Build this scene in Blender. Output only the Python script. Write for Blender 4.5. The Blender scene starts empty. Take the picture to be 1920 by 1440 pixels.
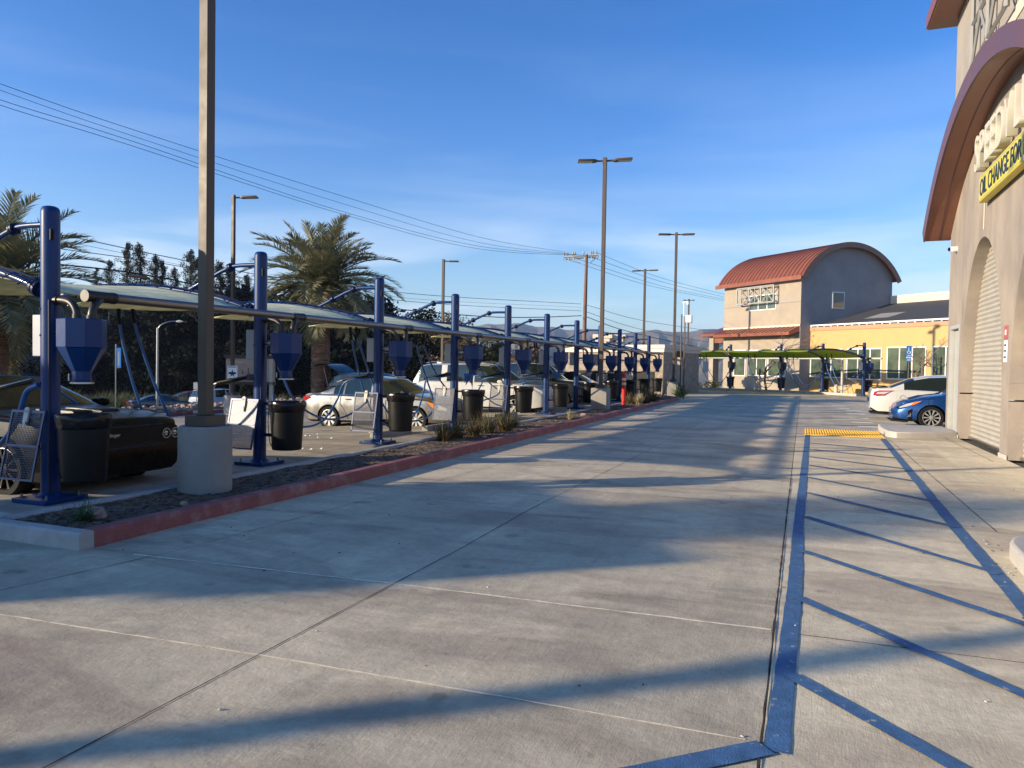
import bpy, math, random
from mathutils import Vector, Matrix
rnd = random.Random(7)
R = math.radians
S = bpy.context.scene
COL = S.collection

# ------------------------------------------------------------ camera
F, PITCH, ROLL, YAW, EYE = 1404.5, .02595, .0156, .37039, 1.65
def _axes():
    f = Vector((0, math.cos(PITCH), -math.sin(PITCH))); u = Vector((0, math.sin(PITCH), math.cos(PITCH))); r = Vector((1, 0, 0))
    r2 = math.cos(ROLL)*r + math.sin(ROLL)*u; u2 = -math.sin(ROLL)*r + math.cos(ROLL)*u
    M = Matrix.Rotation(YAW, 3, 'Z')
    return M @ r2, M @ u2, M @ f
AR, AU, AF = _axes()
cam = bpy.data.objects.new("camera", bpy.data.cameras.new("camera")); COL.objects.link(cam)
m3 = Matrix((AR, AU, -AF)).transposed()
cam.matrix_world = Matrix.Translation((0, 0, EYE)) @ m3.to_4x4()
cam.data.sensor_width = 36; cam.data.lens = F/1920*36; cam.data.clip_end = 12000; cam.data.clip_start = .05
S.camera = cam
def ray(px, py): return AF + (px-960)/F*AR - (py-720)/F*AU
EY = Vector((0, 0, EYE))
def G(px, py, z=0.0): d = ray(px, py); return EY + (z-EYE)/d.z*d
def PX(px, py, X): d = ray(px, py); return EY + X/d.x*d
def PY(px, py, Y): d = ray(px, py); return EY + Y/d.y*d
def D(px, py, dep): return EY + dep*ray(px, py)
def DG(px, dep, z): p = D(px, 690, dep); return Vector((p.x, p.y, z))

# ------------------------------------------------------------ light
SUN_AZ, SUN_EL = 38.5, 14.5     # azimuth: shadows run towards this angle from +X
S.view_settings.view_transform = 'Standard'; S.view_settings.look = 'None'; S.view_settings.gamma = 1.0
S.view_settings.exposure = 0.8
w = bpy.data.worlds.new("World"); S.world = w; w.use_nodes = True
nt = w.node_tree; nt.nodes.clear()
def N(t, ty, **k):
    n = t.nodes.new(ty)
    for a, b in k.items(): setattr(n, a, b)
    return n
out = N(nt, 'ShaderNodeOutputWorld'); bg = N(nt, 'ShaderNodeBackground')
sky = N(nt, 'ShaderNodeTexSky', sky_type='NISHITA'); sky.sun_disc = False
sky.sun_elevation = R(SUN_EL)
sd = Vector((-math.cos(R(SUN_AZ)), -math.sin(R(SUN_AZ)), 0))
sky.sun_rotation = math.atan2(sd.x, sd.y)
sky.altitude = 400; sky.air_density = 1.0; sky.dust_density = 1.0; sky.ozone_density = 3.0
bg.inputs[1].default_value = .15
tc = N(nt, 'ShaderNodeTexCoord'); mp = N(nt, 'ShaderNodeMapping'); mp.inputs['Scale'].default_value = (1.6, 1.6, 11)
mp.inputs['Rotation'].default_value = (R(6), R(-5), R(20))
cn = N(nt, 'ShaderNodeTexNoise'); cn.inputs['Scale'].default_value = 1.4; cn.inputs['Detail'].default_value = 6; cn.inputs['Roughness'].default_value = .5; cn.inputs['Distortion'].default_value = .5
cr = N(nt, 'ShaderNodeMapRange'); cr.inputs[1].default_value = .42; cr.inputs[2].default_value = .68
sp = N(nt, 'ShaderNodeSeparateXYZ')
hz = N(nt, 'ShaderNodeValToRGB'); e = hz.color_ramp.elements
e[0].position = 0; e[0].color = (.5,)*3+(1,); e[1].position = .40; e[1].color = (.015,)*3+(1,)
for p_, v_ in ((.05, .65), (.13, .8), (.19, .2), (.27, .09)):
    q = e.new(p_); q.color = (v_,)*3+(1,)
mu = N(nt, 'ShaderNodeMath', operation='MULTIPLY'); mx = N(nt, 'ShaderNodeMix', data_type='RGBA')
hsv = N(nt, 'ShaderNodeMix', data_type='RGBA', blend_type='MULTIPLY'); hsv.inputs[0].default_value = 1
tr_ = N(nt, 'ShaderNodeValToRGB'); te = tr_.color_ramp.elements   # deep clear-air blue: trims the sky model towards the photographed sky
te[0].position = 0.0; te[0].color = (.74, .83, .93, 1); te[1].position = .5; te[1].color = (.07, .47, .88, 1)
q = te.new(.1); q.color = (.72, .82, .93, 1); q = te.new(.28); q.color = (.35, .63, .96, 1)
mx.inputs[7].default_value = (4.0, 4.45, 5.0, 1)
L = nt.links.new
L(tc.outputs['Generated'], mp.inputs[0]); L(mp.outputs[0], cn.inputs['Vector']); L(cn.outputs[0], cr.inputs[0])
L(tc.outputs['Generated'], sp.inputs[0]); L(sp.outputs[2], hz.inputs[0]); L(cr.outputs[0], mu.inputs[0]); L(hz.outputs[0], mu.inputs[1])
L(mu.outputs[0], mx.inputs[0]); L(sky.outputs[0], hsv.inputs[6]); L(sp.outputs[2], tr_.inputs[0]); L(tr_.outputs[0], hsv.inputs[7]); L(hsv.outputs[2], mx.inputs[6]); L(mx.outputs[2], bg.inputs[0]); L(bg.outputs[0], out.inputs[0])
sl = bpy.data.lights.new("sun", 'SUN'); sl.energy = 5.0; sl.angle = R(.55); sl.color = (1, .83, .61)
so = bpy.data.objects.new("sun", sl); COL.objects.link(so)
sv = Vector((sd.x*math.cos(R(SUN_EL)), sd.y*math.cos(R(SUN_EL)), math.sin(R(SUN_EL))))
so.rotation_euler = sv.to_track_quat('Z', 'Y').to_euler(); so.location = sv*60

# ------------------------------------------------------------ materials
MATS = {}
def mat(name, col, rough=.6, metal=0, var=.0, vs=4.0, bump=0., bs=30., col2=None, cs=2., coat=0, spec=.5, trans=0, stretch=None, cth=(.4, .65), ior=None, alpha=None):
    if name in MATS: return MATS[name]
    m = bpy.data.materials.new(name); m.use_nodes = True; t = m.node_tree; b = t.nodes['Principled BSDF']; lk = t.links.new
    MATS[name] = m
    b.inputs['Roughness'].default_value = rough; b.inputs['Metallic'].default_value = metal
    b.inputs['Coat Weight'].default_value = coat; b.inputs['Coat Roughness'].default_value = .04; b.inputs['Specular IOR Level'].default_value = spec
    b.inputs['Base Color'].default_value = (*col, 1)
    tcn = N(t, 'ShaderNodeTexCoord'); src = tcn.outputs['Object']
    if stretch:
        mpn = N(t, 'ShaderNodeMapping'); mpn.inputs['Scale'].default_value = stretch; lk(src, mpn.inputs[0]); src = mpn.outputs[0]
    last = None
    if col2:
        n = N(t, 'ShaderNodeTexNoise'); n.inputs['Scale'].default_value = cs; n.inputs['Detail'].default_value = 6; n.inputs['Roughness'].default_value = .6
        lk(src, n.inputs['Vector']); r = N(t, 'ShaderNodeMapRange'); r.inputs[1].default_value = cth[0]; r.inputs[2].default_value = cth[1]; lk(n.outputs[0], r.inputs[0])
        x = N(t, 'ShaderNodeMix', data_type='RGBA'); x.inputs[6].default_value = (*col, 1); x.inputs[7].default_value = (*col2, 1); lk(r.outputs[0], x.inputs[0]); last = x.outputs[2]
    if var:
        n = N(t, 'ShaderNodeTexNoise'); n.inputs['Scale'].default_value = vs; n.inputs['Detail'].default_value = 8; n.inputs['Roughness'].default_value = .65
        lk(src, n.inputs['Vector']); r = N(t, 'ShaderNodeMapRange'); r.inputs[1].default_value = .3; r.inputs[2].default_value = .7; r.inputs[3].default_value = 1-var; r.inputs[4].default_value = 1+var
        lk(n.outputs[0], r.inputs[0]); x = N(t, 'ShaderNodeMix', data_type='RGBA', blend_type='MULTIPLY'); x.inputs[0].default_value = 1
        if last: lk(last, x.inputs[6])
        else: x.inputs[6].default_value = (*col, 1)
        lk(r.outputs[0], x.inputs[7]); last = x.outputs[2]
        r2 = N(t, 'ShaderNodeMapRange'); r2.inputs[1].default_value = .3; r2.inputs[2].default_value = .7; r2.inputs[3].default_value = max(0, rough-.08); r2.inputs[4].default_value = min(1, rough+.08)
        lk(n.outputs[0], r2.inputs[0]); lk(r2.outputs[0], b.inputs['Roughness'])
    if last: lk(last, b.inputs['Base Color'])
    if bump:
        n = N(t, 'ShaderNodeTexNoise'); n.inputs['Scale'].default_value = bs; n.inputs['Detail'].default_value = 5; lk(src, n.inputs['Vector'])
        bp = N(t, 'ShaderNodeBump'); bp.inputs['Strength'].default_value = min(1, bump); bp.inputs['Distance'].default_value = .02; lk(n.outputs[0], bp.inputs['Height']); lk(bp.outputs[0], b.inputs['Normal'])
    if trans: b.inputs['Transmission Weight'].default_value = trans
    if ior: b.inputs['IOR'].default_value = ior
    if alpha is not None: b.inputs['Alpha'].default_value = alpha
    return m
def foliage(name, c, c2, tr=.25, rough=.55):
    m = mat(name, c, rough, var=.3, vs=2.5, col2=c2, cs=.7, spec=.12)
    t = m.node_tree; b = t.nodes['Principled BSDF']; o = t.nodes['Material Output']
    tl = N(t, 'ShaderNodeBsdfTranslucent'); tl.inputs[0].default_value = (c2[0]*1.3, c2[1]*1.4, c2[2], 1)
    ms = N(t, 'ShaderNodeMixShader'); ms.inputs[0].default_value = tr
    t.links.new(b.outputs[0], ms.inputs[1]); t.links.new(tl.outputs[0], ms.inputs[2]); t.links.new(ms.outputs[0], o.inputs[0])
    return m
mat('blue', (.003, .030, .125), .38, var=.15, vs=3, coat=.08, spec=.3)
mat('bluedark', (.003, .010, .05), .45, var=.15, vs=3, spec=.3)
mat('hose', (.02, .09, .26), .38, var=.1)
mat('steel', (.24, .21, .185), .40, metal=.9, var=.12, vs=6, stretch=(8, 1, 8))
mat('silver', (.45, .45, .45), .3, metal=1)
mat('rubber', (.008, .008, .008), .6, spec=.2, var=.2)
mat('elbow', (.022, .018, .014), .42, var=.2, vs=8)
mat('can', (.0035, .004, .004), .45, spec=.28, var=.2, vs=5, bump=.1, bs=60)
mat('bag', (.005, .005, .006), .25, spec=.35, bump=.6, bs=14)
mat('lampbrown', (.085, .064, .047), .5, var=.12, vs=3, spec=.35)
mat('lens', (.5, .5, .46), .4)
mat('conc', (.30, .285, .255), .85, var=.2, vs=3, bump=.35, bs=60, col2=(.23, .22, .20), cs=1.5)
mat('conclight', (.44, .41, .36), .85, var=.12, vs=3, bump=.25, bs=60)
mat('kerb', (.36, .35, .33), .85, var=.18, vs=5, bump=.3, bs=50)
mat('redkerb', (.26, .075, .07), .7, var=.25, vs=4, bump=.3, bs=50, col2=(.27, .17, .15), cs=4, cth=(.5, .72))
mat('soil', (.105, .072, .05), .95, var=.45, vs=12, bump=.8, bs=30, col2=(.2, .15, .10), cs=1.2)
mat('chip', (.17, .115, .07), .9, var=.5, vs=9)
mat('chip2', (.07, .05, .037), .9, var=.4, vs=9)
mat('rock', (.33, .24, .19), .85, var=.25, vs=6, bump=.5)
mat('white', (.78, .78, .76), .4, var=.05)
mat('offwhite', (.5, .48, .42), .5, var=.08)
mat('greybox', (.33, .35, .38), .5, var=.05)
mat('black', (.003, .003, .003), .5, spec=.2)
mat('glass', (.02, .03, .03), .04, spec=.8, coat=.3)
mat('winglass', (.05, .07, .055), .06, spec=.9, col2=(.11, .14, .095), cs=.8, var=.3, vs=1.2)
mat('carglass', (.012, .018, .016), .03, spec=.8)
mat('tyre', (.010, .010, .010), .8, spec=.2, var=.2, vs=10)
mat('alloy', (.42, .42, .40), .35, metal=.5)
mat('gunmetal', (.09, .085, .08), .3, metal=.9)
mat('chrome', (.7, .7, .7), .1, metal=1)
mat('redlamp', (.42, .012, .02), .15, coat=1)
mat('amber', (.75, .2, .04), .15, coat=1)
mat('lampglass', (.5, .52, .55), .1, coat=1, spec=.8)
mat('stucco', (.345, .29, .23), .9, var=.16, vs=1.2, bump=.3, bs=70, col2=(.25, .215, .185), cs=.8, cth=(.38, .62), stretch=(1, 1.4, .6))
mat('stuccofar', (.35, .295, .22), .9, var=.10, vs=1.2, bump=.1, bs=40, col2=(.33, .275, .22), cs=.5)
mat('stuccogrey', (.30, .275, .27), .9, var=.14, vs=.8, bump=.1, bs=40)
mat('stuccotop', (.33, .295, .255), .9, var=.13, vs=1.2, bump=.25, bs=90)
mat('creamtrim', (.62, .53, .42), .8, var=.06)
mat('yellowwall', (.50, .34, .14), .85, var=.06, vs=1.5)
mat('peach', (.48, .26, .15), .8, var=.1)
mat('copper', (.30, .105, .065), .35, metal=.35, var=.12, vs=1.5)
mat('coppersoffit', (.26, .115, .07), .42, metal=.35, var=.15, vs=1.5, coat=.15)
mat('fascia', (.12, .058, .062), .45, var=.1, vs=1.5)
mat('roofmember', (.05, .052, .055), .8, var=.15, vs=1.2, stretch=(1, 6, 1))
mat('shutter', (.40, .37, .31), .5, var=.12, vs=3)
mat('doorgrey', (.40, .40, .37), .5, var=.06)
mat('latgrey', (.22, .22, .21), .5)
mat('signyellow', (.62, .52, .02), .4)
mat('navy', (.01, .03, .08), .5)
mat('letter', (.55, .52, .42), .45, var=.05)
mat('bluepaint', (.05, .135, .265), .8, var=.3, vs=9, col2=(.34, .34, .30), cs=16, cth=(.62, .70), bump=.3, bs=120)
mat('whitepaint', (.7, .7, .66), .7, var=.2, vs=10)
mat('yellowmat', (.72, .40, .035), .6, var=.12, vs=6)
mat('joint', (.035, .032, .03), .9, var=.4, vs=20)
mat('caulk', (.80, .72, .54), .8, var=.35, vs=14)
mat('wood', (.20, .115, .075), .85, var=.3, vs=4, stretch=(6, 6, .6))
mat('bark', (.10, .08, .06), .9, var=.3, vs=6, bump=.5)
mat('palmbark', (.23, .135, .085), .9, var=.4, vs=7, bump=.7, bs=20)
mat('wire', (.012, .012, .014), .6)
mat('asphalt', (.045, .047, .052), .85, var=.2, vs=3, bump=.3, bs=80)
mat('tan', (.46, .34, .26), .85, var=.1, bump=.2)
mat('brown', (.09, .055, .04), .7, var=.1)
mat('stone', (.27, .22, .17), .9, var=.3, vs=3, bump=.6, bs=9, col2=(.36, .30, .23), cs=4)
mat('cone', (.75, .03, .02), .4)
mat('reflect', (.8, .72, .5), .3)
mat('bluesign', (.02, .2, .55), .4)
mat('dirt', (.12, .095, .07), .95, var=.3, vs=.4, col2=(.07, .075, .045), cs=.15, bump=.2)
foliage('palmleaf', (.15, .155, .095), (.27, .25, .15), .15, .5)
foliage('palmdry', (.19, .15, .08), (.30, .25, .13), .2)
foliage('pine', (.022, .028, .016), (.042, .048, .026), .12, .8)
foliage('darkleaf', (.004, .0075, .006), (.009, .014, .008), .05, .9)  # near-black leaf: the shade over the hillside is put into the colour
foliage('shrubleaf', (.10, .115, .055), (.15, .155, .08), .2)
foliage('brownleaf', (.14, .10, .06), (.20, .15, .09), .2)
foliage('aloe', (.10, .115, .055), (.23, .12, .06), .1)
foliage('aloegreen', (.06, .085, .05), (.13, .14, .07), .1)
foliage('tuft', (.045, .085, .035), (.08, .13, .05), .2)
foliage('drytuft', (.42, .35, .2), (.5, .43, .28), .2)
foliage('fabric', (.84, .84, .56), (.86, .86, .58), .0, 1.0)
MATS['fabric'].node_tree.nodes['Principled BSDF'].inputs['Specular IOR Level'].default_value = 0; ft = MATS['fabric'].node_tree; [setattr(n_.inputs[0], 'default_value', .2) for n_ in ft.nodes if n_.type == 'MIX_SHADER']; [setattr(n_.inputs[0], 'default_value', (.30, .36, .03, 1)) for n_ in ft.nodes if n_.type == 'BSDF_TRANSLUCENT']
foliage('fabricfar', (.36, .43, .05), (.42, .50, .05), .45)
def paint(name, c, metal=.4, coat=1.0, spec=.5): return mat('paint_'+name, c, .3, metal=metal, coat=coat, var=.03, spec=spec)

# ------------------------------------------------------------ mesh builder
class MB:
    def __init__(s): s.v = []; s.f = []; s.m = []; s.cm = 0
    def mi(s, i): s.cm = i; return s
    def add(s, vs, fs, M=None):
        o = len(s.v)
        s.v += [tuple(M @ Vector(p)) if M else tuple(p) for p in vs]
        s.f += [tuple(i+o for i in f) for f in fs]; s.m += [s.cm]*len(fs); return s
    def box(s, x0, x1, y0, y1, z0, z1, M=None):
        return s.add([(x0,y0,z0),(x1,y0,z0),(x1,y1,z0),(x0,y1,z0),(x0,y0,z1),(x1,y0,z1),(x1,y1,z1),(x0,y1,z1)],
                     [(0,3,2,1),(4,5,6,7),(0,1,5,4),(1,2,6,5),(2,3,7,6),(3,0,4,7)], M)
    def tube(s, pts, r, seg=10, cap=True, M=None):
        pts = [Vector(p) for p in pts]; n = len(pts); rr = r if isinstance(r, (list, tuple)) else [r]*n
        vs = []; fs = []; up = Vector((0, 0, 1)); prev = None
        for i, p in enumerate(pts):
            t = (pts[min(i+1, n-1)]-pts[max(i-1, 0)]).normalized()
            if prev is None:
                a = t.cross(up); a = t.cross(Vector((1, 0, 0))) if a.length < .05 else a
            else: a = prev - t*prev.dot(t)
            a.normalize(); prev = a; b = t.cross(a)
            for k in range(seg):
                q = 2*math.pi*k/seg; vs.append(p + rr[i]*(math.cos(q)*a+math.sin(q)*b))
        for i in range(n-1):
            for k in range(seg):
                k2 = (k+1) % seg; fs.append((i*seg+k, i*seg+k2, (i+1)*seg+k2, (i+1)*seg+k))
        if cap: fs.append(tuple(range(seg-1, -1, -1))); fs.append(tuple((n-1)*seg+k for k in range(seg)))
        return s.add(vs, fs, M)
    def lathe(s, prof, seg=24, M=None, wob=0, cap=True):
        vs = []; fs = []
        for j, (r, z) in enumerate(prof):
            for k in range(seg):
                q = 2*math.pi*k/seg; rr = r*(1+wob*math.sin(5*q+j*1.7)*math.cos(3*q+j))
                vs.append((rr*math.cos(q), rr*math.sin(q), z))
        for j in range(len(prof)-1):
            for k in range(seg):
                k2 = (k+1) % seg; fs.append((j*seg+k, j*seg+k2, (j+1)*seg+k2, (j+1)*seg+k))
        if cap and prof[0][0] > 1e-4: fs.append(tuple(range(seg-1, -1, -1)))
        if cap and prof[-1][0] > 1e-4: fs.append(tuple((len(prof)-1)*seg+k for k in range(seg)))
        return s.add(vs, fs, M)
    def prism(s, poly, h0, h1, M=None):      # poly in xy, extruded along z
        n = len(poly)
        return s.add([(x, y, h0) for x, y in poly]+[(x, y, h1) for x, y in poly],
                     [tuple(range(n-1, -1, -1)), tuple(range(n, 2*n))]+[(i, (i+1) % n, n+(i+1) % n, n+i) for i in range(n)], M)
    def grid(s, fn, nu, nv, M=None):
        return s.add([fn(i/nu, j/nv) for j in range(nv+1) for i in range(nu+1)],
                     [(j*(nu+1)+i, j*(nu+1)+i+1, (j+1)*(nu+1)+i+1, (j+1)*(nu+1)+i) for j in range(nv) for i in range(nu)], M)
    def quad(s, a, b, c, d): return s.add([a, b, c, d], [(0, 1, 2, 3)])
    def build(s, name, mats, parent=None, smooth=40, bevel=0, loc=None):
        me = bpy.data.meshes.new(name); me.from_pydata(s.v, [], s.f)
        for m in (mats if isinstance(mats, (list, tuple)) else [mats]): me.materials.append(MATS[m] if isinstance(m, str) else m)
        if len(me.materials) > 1: me.polygons.foreach_set('material_index', s.m)
        me.validate(); me.update()
        if smooth:
            me.polygons.foreach_set('use_smooth', [True]*len(me.polygons)); me.set_sharp_from_angle(angle=R(smooth))
        o = bpy.data.objects.new(name, me); COL.objects.link(o)
        if parent: o.parent = parent
        if loc: o.location = loc
        if bevel:
            b = o.modifiers.new('bevel', 'BEVEL'); b.width = bevel; b.segments = 2; b.limit_method = 'ANGLE'; b.angle_limit = R(50)
        return o
def tag(o, label=None, cat=None, group=None, kind=None):
    for k, v in (('label', label), ('category', cat), ('group', group), ('kind', kind)):
        if v: o[k] = v
    return o
def empty(name, loc, rz=0, label=None, cat=None, group=None, sc=1):
    o = bpy.data.objects.new(name, None); COL.objects.link(o); o.location = loc; o.rotation_euler = (0, 0, rz); o.empty_display_size = .2
    o.scale = (sc,)*3
    return tag(o, label, cat, group)
def kids(o, everything=None): return [c for c in COL.objects if c.parent == o]
def copy_tree(o, parent=None, skip=()):
    c = o.copy(); COL.objects.link(c); c.parent = parent
    for ch in kids(o):
        if ch.name.split('.')[0] in skip: continue
        copy_tree(ch, c, skip)
    return c
def T(x, y, z, rz=0, sc=1): return Matrix.Translation((x, y, z)) @ Matrix.Rotation(rz, 4, 'Z') @ Matrix.Scale(sc, 4)
def spline(pts, n=24):
    P = [Vector(p) for p in pts]; P = [P[0]*2-P[1]]+P+[P[-1]*2-P[-2]]; o = []
    m = len(P)-3
    for i in range(n+1):
        t = i/n*m; k = min(int(t), m-1); t -= k; a, b, c, d = P[k:k+4]
        o.append(.5*((2*b)+(c-a)*t+(2*a-5*b+4*c-d)*t*t+(3*b-a-3*c+d)*t**3))
    return o
def text(name, body, size, ext, m, parent=None, M=None, sx=1, shear=0, bevel=0, align='LEFT'):
    c = bpy.data.curves.new(name, 'FONT'); c.body = body; c.size = size; c.extrude = ext; c.shear = shear; c.align_x = align; c.bevel_depth = bevel
    t = bpy.data.objects.new(name+'_tmp', c); COL.objects.link(t); bpy.context.view_layer.update()
    me = bpy.data.meshes.new_from_object(t.evaluated_get(bpy.context.evaluated_depsgraph_get()))
    bpy.data.objects.remove(t); bpy.data.curves.remove(c)
    if not len(me.vertices): return None
    me.transform(Matrix.Diagonal((sx, 1, 1, 1))); me.name = name
    w_ = (min(v.co.x for v in me.vertices), max(v.co.x for v in me.vertices))
    if M: me.transform(M)
    me.materials.clear(); me.materials.append(MATS[m])
    o = bpy.data.objects.new(name, me); COL.objects.link(o); o['w'] = w_[1]
    del o['w']
    if parent: o.parent = parent
    o_w = w_[1]
    return o, o_w
exec_sections = []

# ------------------------------------------------------------ terrain, sky-line, road
def smooth(a, b, x): t = max(0, min(1, (x-a)/(b-a))); return t*t*(3-2*t)
def lot_z(x): return -.045*max(0, -8.6-x) if x > -24 else -.693
def land(x, y):
    z = 0.0
    if x < -8.6: z = lot_z(max(x, -24))
    if x < -27: z += -1.9*smooth(-27, -42, x)
    hill = smooth(-64, -78, x)*5.5*smooth(170, 95, y) + smooth(-78, -105, x)*8*smooth(180, 90, y)
    far = smooth(75, 320, y-.0*x)*-16 + smooth(80, 400, -x)*smooth(60, 150, y)*-8
    return z + hill + far
mb = MB()
xs = [-4200, -3000, -1800, -900, -500, -300, -200, -150, -120, -105, -95, -88, -82, -78, -74, -70, -66, -63, -60, -56, -50, -46, -42, -38, -34, -30, -27, -24, -18, -12, -8.6, -4, 4, 12, 30, 60, 120, 300, 800, 2000, 4200]
ys = [-400, -150, -60, -20, 0, 10, 20, 30, 40, 50, 60, 70, 76, 85, 95, 105, 120, 135, 150, 170, 200, 240, 300, 400, 600, 1000, 2000, 3000, 4200]
mb.add([(x, y, land(x, y)-.05) for y in ys for x in xs], [(j*len(xs)+i, j*len(xs)+i+1, (j+1)*len(xs)+i+1, (j+1)*len(xs)+i) for j in range(len(ys)-1) for i in range(len(xs)-1)])
tag(mb.build('ground', 'dirt', smooth=60), 'dry earth and low scrub around the car park', kind='structure')

prof = [(-600, 640), (300, 640), (600, 628), (760, 620), (871, 611.6), (894, 610), (909, 606), (935, 606), (963, 603), (980, 605), (1002, 608), (1030, 612), (1042, 613), (1058, 618), (1100, 615), (1113, 617), (1150, 622), (1187, 620), (1212, 620), (1232, 616), (1242, 620), (1262, 622), (1290, 620), (1313, 617), (1360, 612), (1500, 622), (1700, 628), (2300, 640)]
def prof_h(px):
    for (a, ya), (b, yb) in zip(prof, prof[1:]):
        if px <= b:
            y = ya+(yb-ya)*(px-a)/(b-a); break
    d = ray(px, y); return d.z/math.hypot(d.x, d.y), math.atan2(d.x, d.y)
mat('mountain', (.14, .115, .075), .95, var=.25, vs=.006, col2=(.07, .075, .04), cs=.012)
from mathutils import noise as NZ
def ridgemesh(r0, r1, rp, k, seed, name, label):
    mb = MB(); NU, NV = 420, 26; vs = []
    for j in range(NV+1):
        r = r0+(r1-r0)*j/NV
        for i in range(NU+1):
            px = -500+2700*i/NU; e_, b_ = prof_h(px)
            t = (r-r0)/(rp-r0) if r < rp else (r1-r)/(r1-rp)
            x, y = r*math.sin(b_), r*math.cos(b_)
            n = abs(NZ.noise(Vector((b_*34+seed, r*.0016, 0))))*1.0+abs(NZ.noise(Vector((b_*90+seed, r*.004, 3))))*.5
            base = t**.8
            h = (e_*rp*k+26)*(base - n*.62*math.sin(math.pi*min(1, max(0, t)))) - 24 + (EYE if t > .9 else 0)
            vs.append((x, y, h))
    mb.add(vs, [(j*(NU+1)+i, j*(NU+1)+i+1, (j+1)*(NU+1)+i+1, (j+1)*(NU+1)+i) for j in range(NV) for i in range(NU)])
    tag(mb.build(name, 'mountain', smooth=35), label, kind='structure')
ridgemesh(1500, 3600, 3000, 1.0, 3.0, 'mountains', 'hazy blue mountain range along the horizon')

# road: concrete slabs as one sheet with its own procedural finish
def concrete(name, tint, dark, streak=True):
    m = bpy.data.materials.new(name); m.use_nodes = True; t = m.node_tree; b = t.nodes['Principled BSDF']; lk = t.links.new; MATS[name] = m
    tcn = N(t, 'ShaderNodeTexCoord')
    def noise(sc, st=(1, 1, 1), det=8, ro=.6, dist=0, rot=0):
        mp_ = N(t, 'ShaderNodeMapping'); mp_.inputs['Scale'].default_value = st; mp_.inputs['Rotation'].default_value = (0, 0, rot); lk(tcn.outputs['Object'], mp_.inputs[0])
        n = N(t, 'ShaderNodeTexNoise'); n.inputs['Scale'].default_value = sc; n.inputs['Detail'].default_value = det; n.inputs['Roughness'].default_value = ro; n.inputs['Distortion'].default_value = dist
        lk(mp_.outputs[0], n.inputs['Vector']); return n.outputs[0]
    def rng(s, a, b_, c, d): r = N(t, 'ShaderNodeMapRange'); r.inputs[1].default_value = a; r.inputs[2].default_value = b_; r.inputs[3].default_value = c; r.inputs[4].default_value = d; lk(s, r.inputs[0]); return r.outputs[0]
    def mixc(f, a, c, bt='MIX'):
        x = N(t, 'ShaderNodeMix', data_type='RGBA', blend_type=bt)
        if hasattr(f, 'links'): lk(f, x.inputs[0])
        else: x.inputs[0].default_value = f
        for s_, v_ in ((6, a), (7, c)):
            if isinstance(v_, tuple): x.inputs[s_].default_value = (*v_, 1)
            else: lk(v_, x.inputs[s_])
        return x.outputs[2]
    c = mixc(rng(noise(.45, dist=.8), .40, .62, 0, 1), tint, dark)
    c = mixc(rng(noise(1.3, (.35, 1, 1), dist=.8), .47, .66, 0, .8), c, (dark[0]*.60, dark[1]*.55, dark[2]*.56))
    c = mixc(rng(noise(.9, (2.2, .12, 1), det=5, rot=.04), .47, .70, 0, .5), c, (dark[0]*.7, dark[1]*.7, dark[2]*.72))
    c = mixc(rng(noise(6), .35, .7, .86, 1.1), c, (1, 1, 1), 'MULTIPLY') if 0 else c
    g1 = rng(noise(8, det=12, ro=.8), .3, .7, .76, 1.2); g2 = rng(noise(70, (1, .07, 1), det=3, rot=.05), .3, .7, .95, 1.05); g3 = rng(noise(3.2, (.7, 1, 1), ro=.75), .60, .74, 1, .62)
    sx_ = N(t, 'ShaderNodeSeparateXYZ'); lk(tcn.outputs['Object'], sx_.inputs[0]); cb = N(t, 'ShaderNodeCombineXYZ')
    for ax_, off, sz in ((0, 2.82, 2.69), (1, -.2, 4.65)):
        a_ = N(t, 'ShaderNodeMath', operation='ADD'); a_.inputs[1].default_value = off; d_ = N(t, 'ShaderNodeMath', operation='DIVIDE'); d_.inputs[1].default_value = sz; f_ = N(t, 'ShaderNodeMath', operation='FLOOR')
        lk(sx_.outputs[ax_], a_.inputs[0]); lk(a_.outputs[0], d_.inputs[0]); lk(d_.outputs[0], f_.inputs[0]); lk(f_.outputs[0], cb.inputs[ax_])
    wn = N(t, 'ShaderNodeTexWhiteNoise'); lk(cb.outputs[0], wn.inputs[0]); g4 = rng(wn.outputs[0], 0, 1, .93, 1.06)
    g5 = rng(noise(2.6, det=2, ro=.4), .70, .76, 1, .66); g6 = rng(noise(11, det=3, ro=.5), .72, .78, 1, .6)
    for g_ in (g1, g2, g3, g4, g5, g6): c = mixc(1.0, c, g_, 'MULTIPLY')
    lk(c, b.inputs['Base Color']); lk(rng(noise(2.0), .3, .7, .62, .88), b.inputs['Roughness'])
    bp = N(t, 'ShaderNodeBump'); bp.inputs['Strength'].default_value = .28; bp.inputs['Distance'].default_value = .006; lk(noise(120, (1, .1, 1), det=4, rot=.05), bp.inputs['Height'])
    bp2 = N(t, 'ShaderNodeBump'); bp2.inputs['Strength'].default_value = .35; bp2.inputs['Distance'].default_value = .012; lk(noise(26, det=8, ro=.7), bp2.inputs['Height']); lk(bp.outputs[0], bp2.inputs['Normal']); lk(bp2.outputs[0], b.inputs['Normal'])
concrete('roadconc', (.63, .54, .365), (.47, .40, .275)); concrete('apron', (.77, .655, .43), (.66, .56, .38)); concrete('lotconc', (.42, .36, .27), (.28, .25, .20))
rd = MB(); rd.mi(0).box(-5.72, -.137, -30, 75, -.3, 0); rd.box(-60, -5.72, -30, 4.598, -.3, 0)
rd.mi(1).box(-.127, 3.6, -30, 20.0, -.3, 0); rd.box(3.6, 30, -30, 11.2, -.3, 0)
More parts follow.
